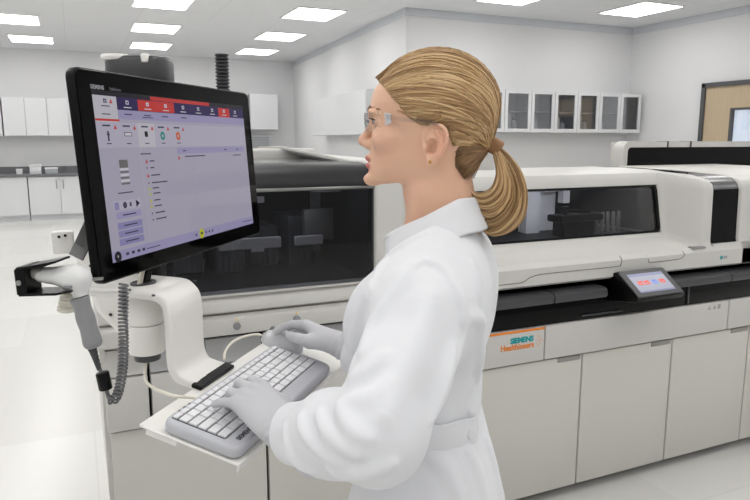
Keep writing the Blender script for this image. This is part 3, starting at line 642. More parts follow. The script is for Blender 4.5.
# side gusset
b = B(); G = [Vector(p) for p in ((-.011, 1.500, 1.333), (.040, 1.478, 1.322), (.125, 1.372, 1.262), (.12, 1.355, 1.142), (.085, 1.372, 1.138), (.031, 1.43, 1.198))]
gd = Vector((.44, -.90, 0)).normalized()
prism(b, G, -gd*.022, .003, 2); gs = obj('gusset_plate', b, bkt_m, SUP)
b = B()
for f in (.15, .35, .55, .75): c_ = G[0].lerp(G[5], f) + Vector((.012, -.003, .006)); cyl(b, c_, gd, .003, .004, 10)
for f in (.2, .7): c_ = G[5].lerp(G[4], f) + Vector((.004, -.003, .012)); cyl(b, c_, gd, .003, .004, 10)
obj('rivet', b, dgrey_m, gs)
b = B(); box(b, (-.055, 1.505, 1.315), (-.012, 1.535, 1.362), .005); cb = obj('junction_box', b, bkt_m, SUP)
b = B(); cyl(b, (-.040, 1.5045, 1.352), (0, 1, 0), .003, .003, 10); cyl(b, (-.028, 1.5045, 1.354), (0, 1, 0), .003, .003, 10); obj('socket_hole', b, black_m, cb)
# keyboard tray
KC = Vector((.289, 1.171, 1.09)); ku = Vector((.667, .745, .015)); kv = Vector((-.727, .647, .23)); kv = (kv-ku*ku.dot(kv)).normalized(); ku.normalize(); kn_ = ku.cross(kv)
KM = axesM(KC, ku, kv, kn_)
b = B(); prism(b, [(x, y, -.030) for x, y in rrect(-.205, .335, -.076, .112, .004, 2)], (0, 0, .005), .0015, 1, 0, KM); tr = obj('keyboard_tray', b, bkt_m, SUP)
b = B(); box(b, (-.205, -.078, -.040), (-.12, -.074, -.025), .001, 1, 0, KM); box(b, (-.2, .04, -.042), (-.196, .10, -.030), .001, 1, 0, KM); box(b, (-.10, -.074, -.044), (.33, -.070, -.030), .001, 1, 0, KM); obj('tray_lip', b, bkt_m, tr)
b = B(); prism(b, [(x, .095, z) for x, z in rrect(-.045, .080, -.0255, -.0165, .003, 3)], (0, .022, 0), .002, 1, 0, KM); obj('tray_hinge', b, black_m, tr)
# ------------------------------------------------------------------ keyboard
kb_m = mat('keyboard_grey', (186, 187, 193), .45); key_m = mat('key_light', (222, 222, 225), .5); kwell = mat('key_well', (58, 59, 63), .6)
KB = thing('keyboard', 'light grey compact keyboard on the tilted tray, under the left glove', 'keyboard', KM.translation-kn_*.025, KM.to_3x3())
b = B(); prism(b, [(x, y, -.024) for x, y in rrect(-.204, .204, -.072, .072, .020, 6)], (0, 0, .022), .007, 3, 0, KM); obj('case', b, kb_m, KB)
b = B(); prism(b, [(x, y, -.004) for x, y in rrect(-.190, .189, -.0392, .0635, .003, 2)], (0, 0, .0022), 0, 1, 0, KM); obj('key_well', b, kwell, KB, smooth=0)
pit = .0205; px0 = -.1885
rows = [(.0575, .010, [1]*17 and [(i*.915, .915) for i in range(19)]),
        (.0425, .0165, [(i, 1) for i in range(13)]+[(13, 2)]),
        (.0245, .0165, [(0, 1.5)]+[(1.5+i, 1) for i in range(12)]+[(13.5, 1.5)]),
        (.0065, .0165, [(0, 1.75)]+[(1.75+i, 1) for i in range(11)]+[(12.75, 2.25)]),
        (-.0115, .0165, [(0, 1.25)]+[(1.25+i, 1) for i in range(11)]+[(12.25, 1.75), (14, 1)]),
        (-.0295, .0165, [(0, 1.3), (1.3, 1.2), (2.5, 1.3), (3.8, 5.4), (9.2, 1.2), (10.4, 1.2), (11.6, 1.2), (12.8, 1.1), (13.9, 1.1)])]
for r in (1, 2, 3, 4, 5): rows[r][2].extend([(15.04, 1.1), (16.14, 1.1)])
kc = {}; nk = 0
for yc, hh, ks in rows:
    for kx, kw in ks:
        xa = px0+kx*pit*1.06+.0012; xb = px0+(kx+kw)*pit*1.06-.0012
        key = (round(kw, 2), hh)
        if key not in kc:
            w = (xb-xa)/2; h2 = hh/2-.0005
            bb = B(); V = [[bb.verts.new((sx*(w-i_), sy*(h2-i_), z)) for sx, sy in ((-1, -1), (1, -1), (1, 1), (-1, 1))] for i_, z in ((0, 0), (.0002, .0022), (.0009, .0031))]
            for a, c in zip(V, V[1:]):
                for k in range(4): bb.faces.new((a[k], a[(k+1) % 4], c[(k+1) % 4], c[k]))
            bb.faces.new(V[-1])
            ky = obj('key', bb, key_m, KB, True, smooth=0); kc[key] = ky
        else:
            ky = kc[key].copy(); COL.objects.link(ky); ky.parent = KB
        ky.location = ((xa+xb)/2, yc, .0230); nk += 1
b = B()
for x in (-.165, -.150, -.135): box(b, (x, .0655, -.0022), (x+.006, .0675, -.0016), 0, 1, 0, KM)
obj('status_lamp', b, ink_m, KB, smooth=0)
Mk = KM @ Matrix.Translation((-.178, -.0585, -.0020)); text('lettering', 'SIEMENS', .012, ink_m, KB, Mk, .0003, .0004)

cord_m = mat('cord_cream', (228, 224, 210), .45)
b = B(); K = lambda x, y, z: KM @ Vector((x, y, z))
tube(b, smooth_path([K(-.085, .068, -.014), K(-.095, .082, -.012), K(-.125, .110, -.004), (.100, 1.29, 1.085), (.100, 1.325, 1.105), (.107, 1.343, 1.125)], 8), .0032, 8); tag(obj('cord', b, cord_m, KB), 'cream cord')
# mouse
MS = thing('computer_mouse', 'pale grey computer mouse held by the right glove beyond the keyboard', 'mouse', K(.256, .072, -.025), KM.to_3x3())
def ellipsoid_half(cx, cy, z0, rx, ry, rz, n=24, m=10):
    bb = B(); rings = []
    for j in range(m+1):
        a = math.pi/2*j/m
        if j == m: rings.append([bb.verts.new((cx, cy, z0+rz))]); continue
        s = math.cos(a)**.8; rings.append([bb.verts.new((cx+rx*s*math.cos(2*math.pi*k/n), cy+ry*s*math.sin(2*math.pi*k/n), z0+rz*math.sin(a))) for k in range(n)])
    for a, c in zip(rings, rings[1:]):
        for k in range(n):
            if len(c) == 1: bb.faces.new((a[k], a[(k+1) % n], c[0]))
            else: bb.faces.new((a[k], a[(k+1) % n], c[(k+1) % n], c[k]))
    bb.faces.new(rings[0][::-1]); return bb
b = ellipsoid_half(0, 0, 0, .031, .052, .036); obj('shell', b, mat('mouse_grey', (206, 207, 211), .4), MS, True, smooth=60)
b = B(); cyl(b, (0, .028, .031), (1, 0, 0), .008, .006, 16, .002); obj('wheel', b, grey_m, MS, True)
b = B(); tube(b, smooth_path([K(.250, .122, -.014), K(.237, .135, -.012), K(.200, .145, -.010), K(.160, .148, -.010), K(.118, .140, -.014), K(.090, .126, -.018)], 8), .0028, 8); tag(obj('cord', b, cord_m, MS), 'cream cord')
# cables in the arm opening
t = thing('cable_bundle', 'dark and cream cables passing through the round opening of the white arm', 'cable', piv+Z*.085)
for i, (m, dx) in enumerate(((black_m, 0), (black_m, .012), (cord_m, -.012), (cord_m, -.02), (black_m, .006))):
    b = B(); s = piv+mh*dx; tube(b, smooth_path([s+Z*.085, s+Z*.105+mh*.01, s+Z*.13+mh*.035-n0*.01, s+Z*.165+mh*.06-n0*.03], 6), .0045 if m is black_m else .003, 8); obj('cable', b, m, t)
# ------------------------------------------------------------------ signed-distance modelling
def f3(a): return np.asarray(a, dtype=np.float32)
def s_caps(P, a, b, ra, rb=None):
    rb = ra if rb is None else rb; a = f3(a); d = f3(b)-a
    t = np.clip(((P-a)@d)/float(d@d), 0, 1)
    return np.linalg.norm(P-a-t[:, None]*d, axis=1)-(ra+(rb-ra)*t)
def s_chain(P, pts, rs, k=0.):
    if not hasattr(rs, '__len__'): rs = [rs]*len(pts)
    D = None
    for i in range(len(pts)-1):
        d = s_caps(P, pts[i], pts[i+1], rs[i], rs[i+1]); D = d if D is None else (np.minimum(D, d) if k == 0 else smin(D, d, k))
    return D
def s_ell(P, c, r, R=None):
    q = P-f3(c)
    if R is not None: q = q@f3(R).T      # rows of R: local axes
    r = f3(r); k0 = np.linalg.norm(q/r, axis=1); k1 = np.linalg.norm(q/(r*r), axis=1)
    return k0*(k0-1)/np.maximum(k1, 1e-6)
def s_box(P, c, h, rad, R=None):
    q = P-f3(c)
    if R is not None: q = q@f3(R).T
    q = np.abs(q)-(f3(h)-rad)
    return np.linalg.norm(np.maximum(q, 0), axis=1)+np.minimum(q.max(axis=1), 0)-rad
def smin(a, b, k):
    h = np.maximum(k-np.abs(a-b), 0)/k
    return np.minimum(a, b)-h*h*k*.25
def smax(a, b, k): return -smin(-a, -b, k)
def snet(f, lo, hi, h):
    """surface-net mesh of f(P) < 0 inside the box, evaluated only near the surface"""
    lo = f3(lo); hi = f3(hi); m = 4; H = m*h
    nc = np.ceil((hi-lo)/H).astype(int)+1
    ax = [lo[i]+H*np.arange(nc[i]) for i in range(3)]
    G = np.stack(np.meshgrid(*ax, indexing='ij'), -1).reshape(-1, 3).astype(np.float32)
    Dc = f(G).reshape(nc)
    nf = (nc-1)*m+1
    near = np.abs(Dc) < 2.6*H
    act = np.zeros(nc-1, bool)
    for dx in (0, 1):
        for dy in (0, 1):
            for dz in (0, 1): act |= near[dx:nc[0]-1+dx, dy:nc[1]-1+dy, dz:nc[2]-1+dz]
    mask = np.zeros(nf, bool); big = np.repeat(np.repeat(np.repeat(act, m, 0), m, 1), m, 2)
    for dx in (0, 1):
        for dy in (0, 1):
            for dz in (0, 1): mask[dx:nf[0]-1+dx, dy:nf[1]-1+dy, dz:nf[2]-1+dz] |= big
    ii = [np.minimum((np.arange(nf[i])+m//2)//m, nc[i]-1) for i in range(3)]
    D = Dc[np.ix_(*ii)].astype(np.float32).copy()
    idx = np.argwhere(mask); vals = np.empty(len(idx), np.float32)
    for s in range(0, len(idx), 400000): vals[s:s+400000] = f((lo+idx[s:s+400000]*h).astype(np.float32))
    D[mask] = vals
    S = D < 0
    cn = nf-1; acc = {}; quads = []
    cs = np.array([cn[1]*cn[2], cn[2], 1])
    cell_ids = []; pts = []
    for a in range(3):
        b_, c_ = (a+1) % 3, (a+2) % 3
        s0 = [slice(None)]*3; s1 = [slice(None)]*3; s0[a] = slice(0, -1); s1[a] = slice(1, None)
        e = np.argwhere(S[tuple(s0)] != S[tuple(s1)])
        ok = (e[:, b_] > 0) & (e[:, b_] < nf[b_]-1) & (e[:, c_] > 0) & (e[:, c_] < nf[c_]-1); e = e[ok]
        e2 = e.copy(); e2[:, a] += 1
        d0 = D[tuple(e.T)]; d1 = D[tuple(e2.T)]; t = d0/(d0-d1)
        p = e.astype(np.float32); p[:, a] += t
        q = []
        for ob, oc in ((-1, -1), (0, -1), (0, 0), (-1, 0)):
            cc = e.copy(); cc[:, b_] += ob; cc[:, c_] += oc
            ci = cc@cs; q.append(ci); cell_ids.append(ci); pts.append(p)
        q = np.stack(q, 1); fl = d0 > 0; q[fl] = q[fl][:, ::-1]; quads.append(q)
    ids = np.concatenate(cell_ids); pts = np.concatenate(pts); quads = np.concatenate(quads)
    uq, inv = np.unique(ids, return_inverse=True); inv = inv.ravel()
    cnt = np.bincount(inv); V = np.stack([np.bincount(inv, pts[:, k])/cnt for k in range(3)], 1)
    Fq = np.searchsorted(uq, quads)
    V = (lo+V*h).astype(np.float32)
    for _ in range(2):
        d, g = grad(f, V, h*.5)
        V = V-np.clip(d, -h, h)[:, None]*g*.8
    return V, Fq
def grad(f, V, e):
    d = f(V); g = np.stack([f(V+f3(np.eye(3)[k]*e))-f(V-f3(np.eye(3)[k]*e)) for k in range(3)], 1)/(2*e)
    n = np.linalg.norm(g, axis=1, keepdims=True)
    return d/np.maximum(n[:, 0], .3), g/np.maximum(n, 1e-6)
def raw_mesh(name, V, Fq):
    me = bpy.data.meshes.new(name)
    me.from_pydata(np.asarray(V, float).tolist(), [], np.asarray(Fq).tolist()); me.update()
    return me
def set_tint(me, colors, name='tint'):
    at = me.color_attributes.new(name, 'FLOAT_COLOR', 'POINT')
    c = np.ones((len(me.vertices), 4), np.float32); c[:, :3] = colors
    at.data.foreach_set('color', c.ravel())
def sdf_obj(name, f, lo, hi, h, m, parent=None, local=False, M=None, smooth=180, tint=None):
    V, Fq = snet(f, lo, hi, h)
    me = raw_mesh(name, V, Fq)
    if tint is not None: set_tint(me, tint(V))
    if M is not None: me.transform(M)
    return link(name, me, m, parent, local, smooth)
# ------------------------------------------------------------------ barcode scanner in its holder
rt = Vector((math.cos(CAM_YAW), -math.sin(CAM_YAW), 0)); fh = Vector((math.sin(CAM_YAW), math.cos(CAM_YAW), 0))
SO = Vector((-.028, 1.190, 1.300)); SM = axesM(SO, rt, fh, Z)
def sp(px, py, y=0.): return ((px-63)/600., y, (291-py)/600.)
SCN = thing('barcode_scanner', 'grey and white handheld barcode scanner hanging in a black clip, left of the monitor', 'scanner', SO, SM.to_3x3())
def head(P):
    d = s_caps(P, sp(41, 273.5), sp(74, 275), .0125, .0195)
    d = smin(d, s_ell(P, sp(73, 277), (.026, .022, .0185)), .012)
    d = smin(d, s_caps(P, sp(77, 280), sp(78, 294), .014, .0125), .012)
    d = smax(d, np.abs(P[:, 1])-.024, .006)
    return smax(d, sp(0, 296)[2]-P[:, 2]+(P[:, 0]-.02)*.25, .003)
def grip(P):
    d = s_caps(P, sp(75, 291), sp(81, 318), .0165, .0125)
    d = smin(d, s_caps(P, sp(81, 318), sp(86, 342), .0125, .0160), .012)
    d = smax(d, -(sp(0, 296.5)[2]-P[:, 2]+(P[:, 0]-.02)*.25), .002)
    return smax(d, sp(0, 349)[2]-P[:, 2]-(P[:, 0]-.04)*-.25, .004)
sc_w = mat('scanner_white', (222, 222, 222), .35); sc_g = mat('scanner_grey', (138, 138, 141), .4); sc_t = mat('scanner_window', (176, 172, 168), .3)
hd = sdf_obj('scanner_head', head, (-.07, -.04, -.03), (.07, .04, .07), .0022, sc_w, SCN, True)
sdf_obj('grip', grip, (-.02, -.04, -.12), (.08, .04, .02), .0022, sc_g, SCN, True)
b = B(); a = Vector(sp(31.5, 270.5)); d_ = (Vector(sp(41, 272))-a).normalized(); tube(b, [a, a+d_*.004, a+d_*.020], [.0085, .0105, .0118], 20); obj('scan_window', b, sc_t, SCN, True)
b = B(); box(b, (.008, -.0235, .012), (.022, -.0215, .016), .001); obj('mark_label', b, sc_g, hd, True)
b = B(); P = [sp(85, 348), sp(87, 356), sp(89, 364), sp(91, 372)]; tube(b, P, [.0075, .006, .005, .004], 12); 
for i in range(5): cyl(b, Vector(sp(85.5+i*1.2, 350+i*4.2)), (.03, 0, -.08), .0075-.0008*i, .003, 14)
obj('strain_relief', b, dgrey_m, SCN, True)
b = B(); cyl(b, Vector(sp(95, 384)), Vector((.14, 0, -.98)), .0112, .032, 24, .003); obj('ferrite_core', b, black_m, SCN, True)
b = B(); cen = smooth_path([sp(91, 370), sp(95, 384), sp(97.5, 397), sp(99, 403)], 6); tube(b, cen, .0035, 8)
spine = smooth_path([sp(99, 404), sp(104, 404, .0), sp(109, 396, -.002), (sp(114, 375)), sp(117, 350), sp(118.5, 320), sp(119, 284, .01)], 40)
spine = [Vector(p) for p in spine]; L = [0.]
for p, q in zip(spine, spine[1:]): L.append(L[-1]+(q-p).length)
N = 1500; turns = 33; pts = []
Ls = np.array(L); SP = np.array([list(p) for p in spine])
for i in range(N):
    s = L[-1]*i/(N-1); p = Vector([np.interp(s, Ls, SP[:, k]) for k in range(3)]); q = Vector([np.interp(min(s+.002, L[-1]), Ls, SP[:, k]) for k in range(3)]); q0 = Vector([np.interp(max(s-.002, 0), Ls, SP[:, k]) for k in range(3)])
    t = (q-q0).normalized(); n1 = t.cross(Vector((0, 1, 0))).normalized(); n2 = t.cross(n1)
    an = 2*math.pi*turns*i/(N-1); pts.append(p+(n1*math.cos(an)+n2*math.sin(an))*.0068)
tube(b, pts, .0021, 6); obj('coiled_cord', b, mat('cord_grey', (104, 104, 106), .45), SCN, True)
# holder: belongs to the stand
b = B(); th = .004
def S3(px, py, y): return SM @ Vector(sp(px, py, y))
prism(b, [S3(21, 266, -.026), S3(24, 263, -.026), S3(32, 262, -.026), S3(32, 290, -.026), S3(25, 292, -.026), S3(22, 290, -.026)], fh*.052, .002, 1)
prism(b, [S3(24, 264, -.026), S3(24, 266.5, -.026), S3(52, 262, -.026), S3(63, 258.5, -.026), S3(63, 256.5, -.026), S3(50, 259, -.026)], fh*.052, .001, 1)
prism(b, [S3(24, 289.5, -.026), S3(24, 292, -.026), S3(60, 291, -.026), S3(75, 288, -.026), S3(75, 286.5, -.026), S3(60, 288.5, -.026)], fh*.052, .001, 1)
hl = obj('scanner_holder', b, black_m, SUP)
b = B(); cyl(b, S3(26, 278, -.0275), fh, .0045, .003, 14); obj('screw', b, steel_m, hl)
b = B(); prism(b, [S3(59, 256, .034), S3(73, 263, .034), S3(80.8, 226, .10), S3(80.8, 196, .10), S3(68, 212, .10)], fh*.004, .001, 1); obj('holder_strap', b, mat('strap_grey', (120, 120, 120), .35, metal=.3), SUP)
b = B(); tube(b, [S3(82, 280.5, .02), S3(96, 279.5, .02)], .0028, 8); obj('holder_pin', b, steel_m, SUP)
b = B(); pts = []
for i in range(160):
    t = i/159; an = 2*math.pi*5*t; c_ = Vector(S3(53-5*t, 300+17*t, .05)); pts.append(c_+rt*.012*math.cos(an)+fh*.012*math.sin(an))
tube(b, [S3(56, 288, .03)]+pts, .0045, 8); tag(obj('spare_cord', b, cord_m), 'short cream coiled cord dangling behind the barcode scanner', 'cord')
# ------------------------------------------------------------------ the woman
# figure frame: x = right of the view, y = away from the view, z up (turned with the room by CAM_YAW)
PB_ = Vector((.12, 1.16, 0))                      # feet
PW = axesM((0, 0, 0), rt, fh, Z)
WOM = thing('person', 'blonde woman in a white lab coat, clear safety glasses and grey gloves, typing while standing', 'person', PW @ PB_, PW.to_3x3())
def fig(name, f, lo, hi, h, m, parent=WOM, **k): return sdf_obj(name, f, lo, hi, h, m, parent, False, PW, **k)
# ---- frames
HT = math.radians(8.); HO = f3((.107, 1.105, 1.534))
HF = f3((-math.cos(HT), math.sin(HT), 0)); HL = f3((-math.sin(HT), -math.cos(HT), 0)); HZ = f3((0, 0, 1))
HA = np.stack([HF, HL, HZ])                       # rows
def toH(P): return (P-HO)@HA.T*1000.              # millimetres: x forward, y her left, z up
def fromH(Q): return HO+(f3(Q)/1000.)@HA
TT = math.radians(16.); TF = f3((-math.cos(TT), math.sin(TT), 0)); TL = f3((-math.sin(TT), -math.cos(TT), 0))
TC = f3((.088, 1.115, 0))
def toT(P):
    q = P-TC; return np.stack([q@TF, q@TL, q[:, 2]], 1)      # forward, left, up
def fromT(a, l, z): return TC+TF*a+TL*l+f3((0, 0, z))
# ---- head and neck (mm)
zt = [-64, -58, -50, -40, -30, -15, 0, 20, 40, 55, 75, 95, 112, 130]
xf = [96, 112, 120, 121, 118.5, 117, 115, 112, 110, 113, 113.5, 108, 99, 84]
wt = [18, 26, 36, 45, 51.5, 58, 62, 66.5, 68.5, 70, 71, 70, 67, 60]
def head_base(q):
    x, y, z = q[:, 0], q[:, 1], q[:, 2]
    cr = s_ell(q, (7, 0, 66), (98, 73, 86))
    X = np.interp(z, zt, xf); Wd = np.interp(z, zt, wt); xc = 22.
    a = np.where(x > xc, (X-xc), 70.); n = 2.25
    r = ((np.abs(x-xc)/a)**n+(np.abs(y)/Wd)**n+1e-9)**(1/n)
    fd = (r-1)*np.minimum(a, Wd)*.9
    fd = smax(fd, -64-z, 8); fd = smax(fd, z-112, 20)
    jaw = (-.985*z-.17*x)-(61*.985-.17*110)-0      # underside of the jaw rises towards the ear
    fd = smax(fd, jaw, 9)
    d = smin(cr, fd, 18)
    nk = s_caps(q, (4, 0, -10), (-14, 0, -135), 52, 55)
    nk = smin(nk, s_caps(q, (19, 0, -66), (4, 0, -140), 40, 42), 20)
    d = smin(d, nk, 14)
    d = smin(d, s_caps(q, (28, 38, -70), (42, 12, -150), 9, 9), 22); d = smin(d, s_caps(q, (28, -38, -70), (42, -12, -150), 9, 9), 22)
    return d
def head_face(q):
    d = head_base(q); ya = np.abs(q[:, 1]); p = np.stack([q[:, 0], ya, q[:, 2]], 1)
    # brow, cheek bone, chin
    d = smin(d, s_ell(p, (108, 22, 58), (8, 22, 7)), 12)
    d = smin(d, s_ell(p, (86, 46, 18), (18, 16, 14)), 20)
    d = smin(d, s_ell(p, (113, 0, -47), (11, 17, 11)), 12)
    # eye socket
    d = smax(d, -s_ell(p, (116, 33, 45), (15, 17, 12)), 9)
    d = smin(d, np.linalg.norm(p-f3((95, 31, 46)), axis=1)-13.6, 3)
    d = smax(d, -s_ell(p, (113, 32, 45.5), (17, 13, 4.4)), 1.2)
    # nose
    n = s_caps(q, (110, 0, 45), (128, 0, 15), 6.0, 7.2)
    n = smin(n, s_caps(q, (127.5, 0, 15), (119, 0, 9), 8.0, 7), 6)
    n = smin(n, s_ell(p, (117, 10.5, 9), (10, 6, 7)), 6)
    d = smin(d, n, 8)
    d = smax(d, -s_ell(p, (121.5, 6.5, 3.0), (5, 2.8, 3.2)), 2)
    # lips
    yb = (q[:, 1]**2)/52.
    l = np.stack([q[:, 0]+yb, q[:, 1], q[:, 2]-ya*.05], 1)
    up = s_ell(l, (116.5, 0, -13.5), (8.2, 25, 6.2)); lo = s_ell(l, (115.5, 0, -27), (8.6, 22, 6.6))
    d = smin(d, up, 5); d = smin(d, lo, 5)
    d = smax(d, -s_ell(l, (126, 0, -20.3), (13, 24, 1.1)), 1.6)
    d = smax(d, -s_ell(l, (128, 0, -36), (8, 22, 5)), 8)
    d = smax(d, -s_caps(q, (125, 0, -1), (128, 0, -8), 2.2, 2.6), 4)
    return d
EC = f3((5, 76, 7)); E1 = f3((-.92, .39, .0)); E2 = f3((-.13, -.05, .99)); E2 /= np.linalg.norm(E2); E3 = np.cross(E1, E2); E1 = np.cross(E2, E3)
ER = np.stack([E1, E2, E3])
if ER[2] @ f3((0, 1, 0)) < 0: ER[2] *= -1
def ear(q, s=1):
    p = np.stack([q[:, 0], q[:, 1]*s, q[:, 2]], 1); e = ((p-EC)@ER.T)*f3((.88, .97, 1))
    d = s_ell(e, (0, 4, -1), (18, 27, 4.2))
    rim = [(-14, -2, 1.5), (-16, 12, 2), (-12, 25, 3), (0, 31, 3.5), (12, 27, 3.5), (18, 14, 3), (17, 0, 3), (11, -13, 2)]
    d = smin(d, s_chain(e, [f3(v) for v in smooth_path(rim, 3)], 2.9), 3)
    d = smax(d, -s_ell(e, (-3, -2, 4), (9, 13, 10)), 2)
    d = smax(d, -s_ell(e, (0, 18, 4), (9, 7, 4.2)), 2.5)
    d = smin(d, s_chain(e, [f3(v) for v in ((8, -11, 1), (10, 2, 2.4), (8, 12, 2.4), (1, 20, 1.6))], 2.6), 2.5)
    d = smin(d, s_ell(e, (0, -21, 0), (8, 9.5, 4.2)), 4)
    d = smin(d, s_ell(e, (-12, -5, 2), (4, 6, 4)), 4)
    return d
def body_f(P):
    q = toH(P); d = head_face(q)
    near = np.abs(q[:, 0]+3) < 60
    d = smin(d, ear(q, 1), 4); d = smin(d, ear(q, -1), 4)
    d = d*.001
    t = toT(P)
    tor = np.maximum(s_ell(t, (-.005, 0, 1.16), (.075, .12, .25)), 0.93-P[:, 2])
    tor = smin(tor, s_caps(t, (-.01, .03, 1.36), (.0, .12, 1.30), .04, .04), .04); tor = smin(tor, s_caps(t, (-.01, -.03, 1.36), (.0, -.12, 1.30), .04, .04), .04)
    d = smin(d, tor, .03)
    for a in ARMS: d = smin(d, s_chain(P, (a[0], a[1], a[2]+(a[1]-a[2])*.16), [.045, .036, .020]), .02)
    return d
SHL = fromT(-.026, .144, 1.288); ELL = f3((.004, .835, 1.160)); WRL = f3((-.138, 1.000, 1.082))
SHR = fromT(.004, -.148, 1.300); ELR = f3((.115, 1.262, 1.085)); WRR = f3((-.060, 1.348, 1.112))
ARMS = [(SHL, ELL, WRL), (SHR, ELR, WRR)]
skin_m = mat('skin', (222, 178, 154), .46, spec=.4, sss=.06, tint='tint', bump=.06, bscale=420)
def gs(q, c, r): 
    d = (q-f3(c))/f3(r); return np.exp(-(d*d).sum(1))
def skin_tint(V):
    q = toH(V); base = f3(lin((228, 184, 156))); c = np.tile(base, (len(V), 1))
    p = np.stack([q[:, 0], np.abs(q[:, 1]), q[:, 2]], 1)
    def mixin(w, rgb): 
        nonlocal c
        w = np.clip(w, 0, 1)[:, None]; c = c*(1-w)+f3(lin(rgb))*w
    mixin(.17*gs(p, (88, 50, 6), (26, 26, 20)), (222, 150, 128))
    mixin(.35*gs(q, (132, 0, 12), (9, 14, 9)), (222, 158, 138))
    mixin(.45*gs(p, (-6, 84, 8), (24, 14, 34)), (220, 150, 126))
    yb = q[:, 0]+q[:, 1]**2/52.
    up = ((q[:, 1]/23)**2+((q[:, 2]+15.5)/6.2)**2); lo = ((q[:, 1]/21)**2+((q[:, 2]+26)/6.8)**2)
    w = np.maximum(np.clip((1.15-up)*4, 0, 1), np.clip((1.15-lo)*4, 0, 1))*np.clip((yb-112)*.5, 0, 1)
    mixin(.8*w, (196, 104, 98))
    mixin(.5*np.clip(1-np.abs(q[:, 2]+20.3)/1.6, 0, 1)*w, (130, 60, 58))
    return c
fig('body', body_f, (-.24, .74, .90), (.33, 1.52, 1.72), .0021, skin_m, tint=skin_tint)
BODY = COL.objects['body']
# ---- eyes
def Hobj(name, bm, m, par=WOM, smooth=180):
    bmesh.ops.transform(bm, matrix=PW @ Matrix(((*(HA.T[0]*.001), HO[0]), (*(HA.T[1]*.001), HO[1]), (*(HA.T[2]*.001), HO[2]), (0, 0, 0, 1))), verts=bm.verts)
    return obj(name, bm, m, par, smooth=smooth)
def ball(bm, c, r, n=24, mi=0):
    b_ = bmesh.new(); bmesh.ops.create_uvsphere(b_, u_segments=n, v_segments=n//2+2, radius=1)
    for v in b_.verts: v.co = Vector([c[i]+v.co[i]*(r[i] if hasattr(r, '__len__') else r) for i in range(3)])
    merge(bm, b_, None, mi)
eye_w = mat('eye_white', (226, 222, 218), .15, coat=.5); iris_m = mat('iris_blue', (92, 112, 120), .2); pupil_m = mat('pupil', (12, 12, 12), .2); lash_m = mat('lash_brown', (48, 34, 26), .6); brow_m = mat('brow_hair', (142, 104, 72), .7)
for s in (1, -1):
    c = Vector((95, 31*s, 46)); g = Vector((1, -.05*s, -.04)).normalized()
    b = B(); ball(b, c, 11.9); e = Hobj('eye', b, eye_w)
    b = B(); tube(b, [c+g*10.3, c+g*12.05, c+g*12.25], [6.2, 5.4, 2.6], 20); Hobj('iris', b, iris_m, e)
    b = B(); tube(b, [c+g*12.0, c+g*12.4], [2.6, 2.2], 16); Hobj('pupil', b, pupil_m, e)
    def lid(zs, nseg=14):
        P = []
        for i in range(nseg+1):
            y = -12+24*i/nseg; zz = zs*math.sqrt(max(0, 1-(y/12.6)**2)); v_ = Vector((math.sqrt(max(1, 13.9**2-y*y-zz*zz)), y, zz)); P.append(c+v_)
        return P
    b = B(); U = lid(4.4); tube(b, U, .9, 6)
    for i, p in enumerate(U):
        if 0 < i < 14:
            o = (p-c).normalized(); oo = Vector((o.x, o.y+.25*s*(1 if o.y*s > 0 else -.3), 0)).normalized()
            tube(b, [p, p+oo*4+Vector((0, 0, -.6)), p+oo*7.5+Vector((0, 0, 1.8))], [.55, .4, .15], 5)
    Hobj('eyelash', b, lash_m)
    b = B(); U = [Vector((*[float(k) for k in v],)) for v in ((118, 10*s, 61), (117, 20*s, 64.5), (112, 32*s, 67.5), (103, 43*s, 67), (92, 51.5*s, 63))]; U = smooth_path(U, 5)
    for k in range(46):
        t = rng.random(); i = int(t*(len(U)-2)); p = U[i].lerp(U[i+1], rng.random())+Vector((0, 0, rng.normal()*1.1)); d_ = (U[i+1]-U[i]).normalized()
        tube(b, [p+Vector((.3, 0, 0)), p+d_*6+Vector((.2, .3*s, .8))], [.55, .15], 4)
    Hobj('eyebrow', b, brow_m)
b = B(); e = EC+E1*-1+E2*-25+ER[2]*5.5; ball(b, e, 2.4); Hobj('earring', b, mat('earring_gold', (190, 150, 80), .25, metal=1.))
# ---- safety glasses
lens_m = glass_mat('clear_lens', (.97, .975, .98), .015, ior=1.2); temple_m = glass_mat('clear_temple', (.93, .93, .94), .05, ior=1.25)
GL = thing  # (worn: a child of the figure)
def wrap(yf, z, off=0.):   # front shield curve: forward position for a lateral offset
    return 127+off-(abs(yf)/62.)**2.4*34
b = B(); ys_ = np.linspace(-62, 62, 33); V1 = []
for y in ys_:
    col_ = []
    for k, z in enumerate(np.linspace(0, 1, 7)):
        top = 61-(abs(y)/62)*2; bot = 24+(abs(y)/62)**1.5*12+ (8*math.exp(-(y/9)**2)); zz = bot+(top-bot)*z
        col_.append(b.verts.new((wrap(y, zz)-(1-z)*4-2*(abs(z-.5)*2)**2, y, zz)))
    V1.append(col_)
for i in range(32):
    for k in range(6): b.faces.new((V1[i][k], V1[i+1][k], V1[i+1][k+1], V1[i][k+1]))
bmesh.ops.solidify(b, geom=b.faces[:], thickness=1.8); gl = Hobj('safety_glasses', b, lens_m)
b = B(); P = [Vector((wrap(y, 60)-2.4, y, 61.2-(abs(y)/62)*2)) for y in ys_]; tube(b, P, 1.1, 6)
P = [Vector((wrap(y, 30)-6.2, y, 24+(abs(y)/62)**1.5*12+8*math.exp(-(y/9)**2))) for y in ys_]; tube(b, P, .8, 6); b.free()
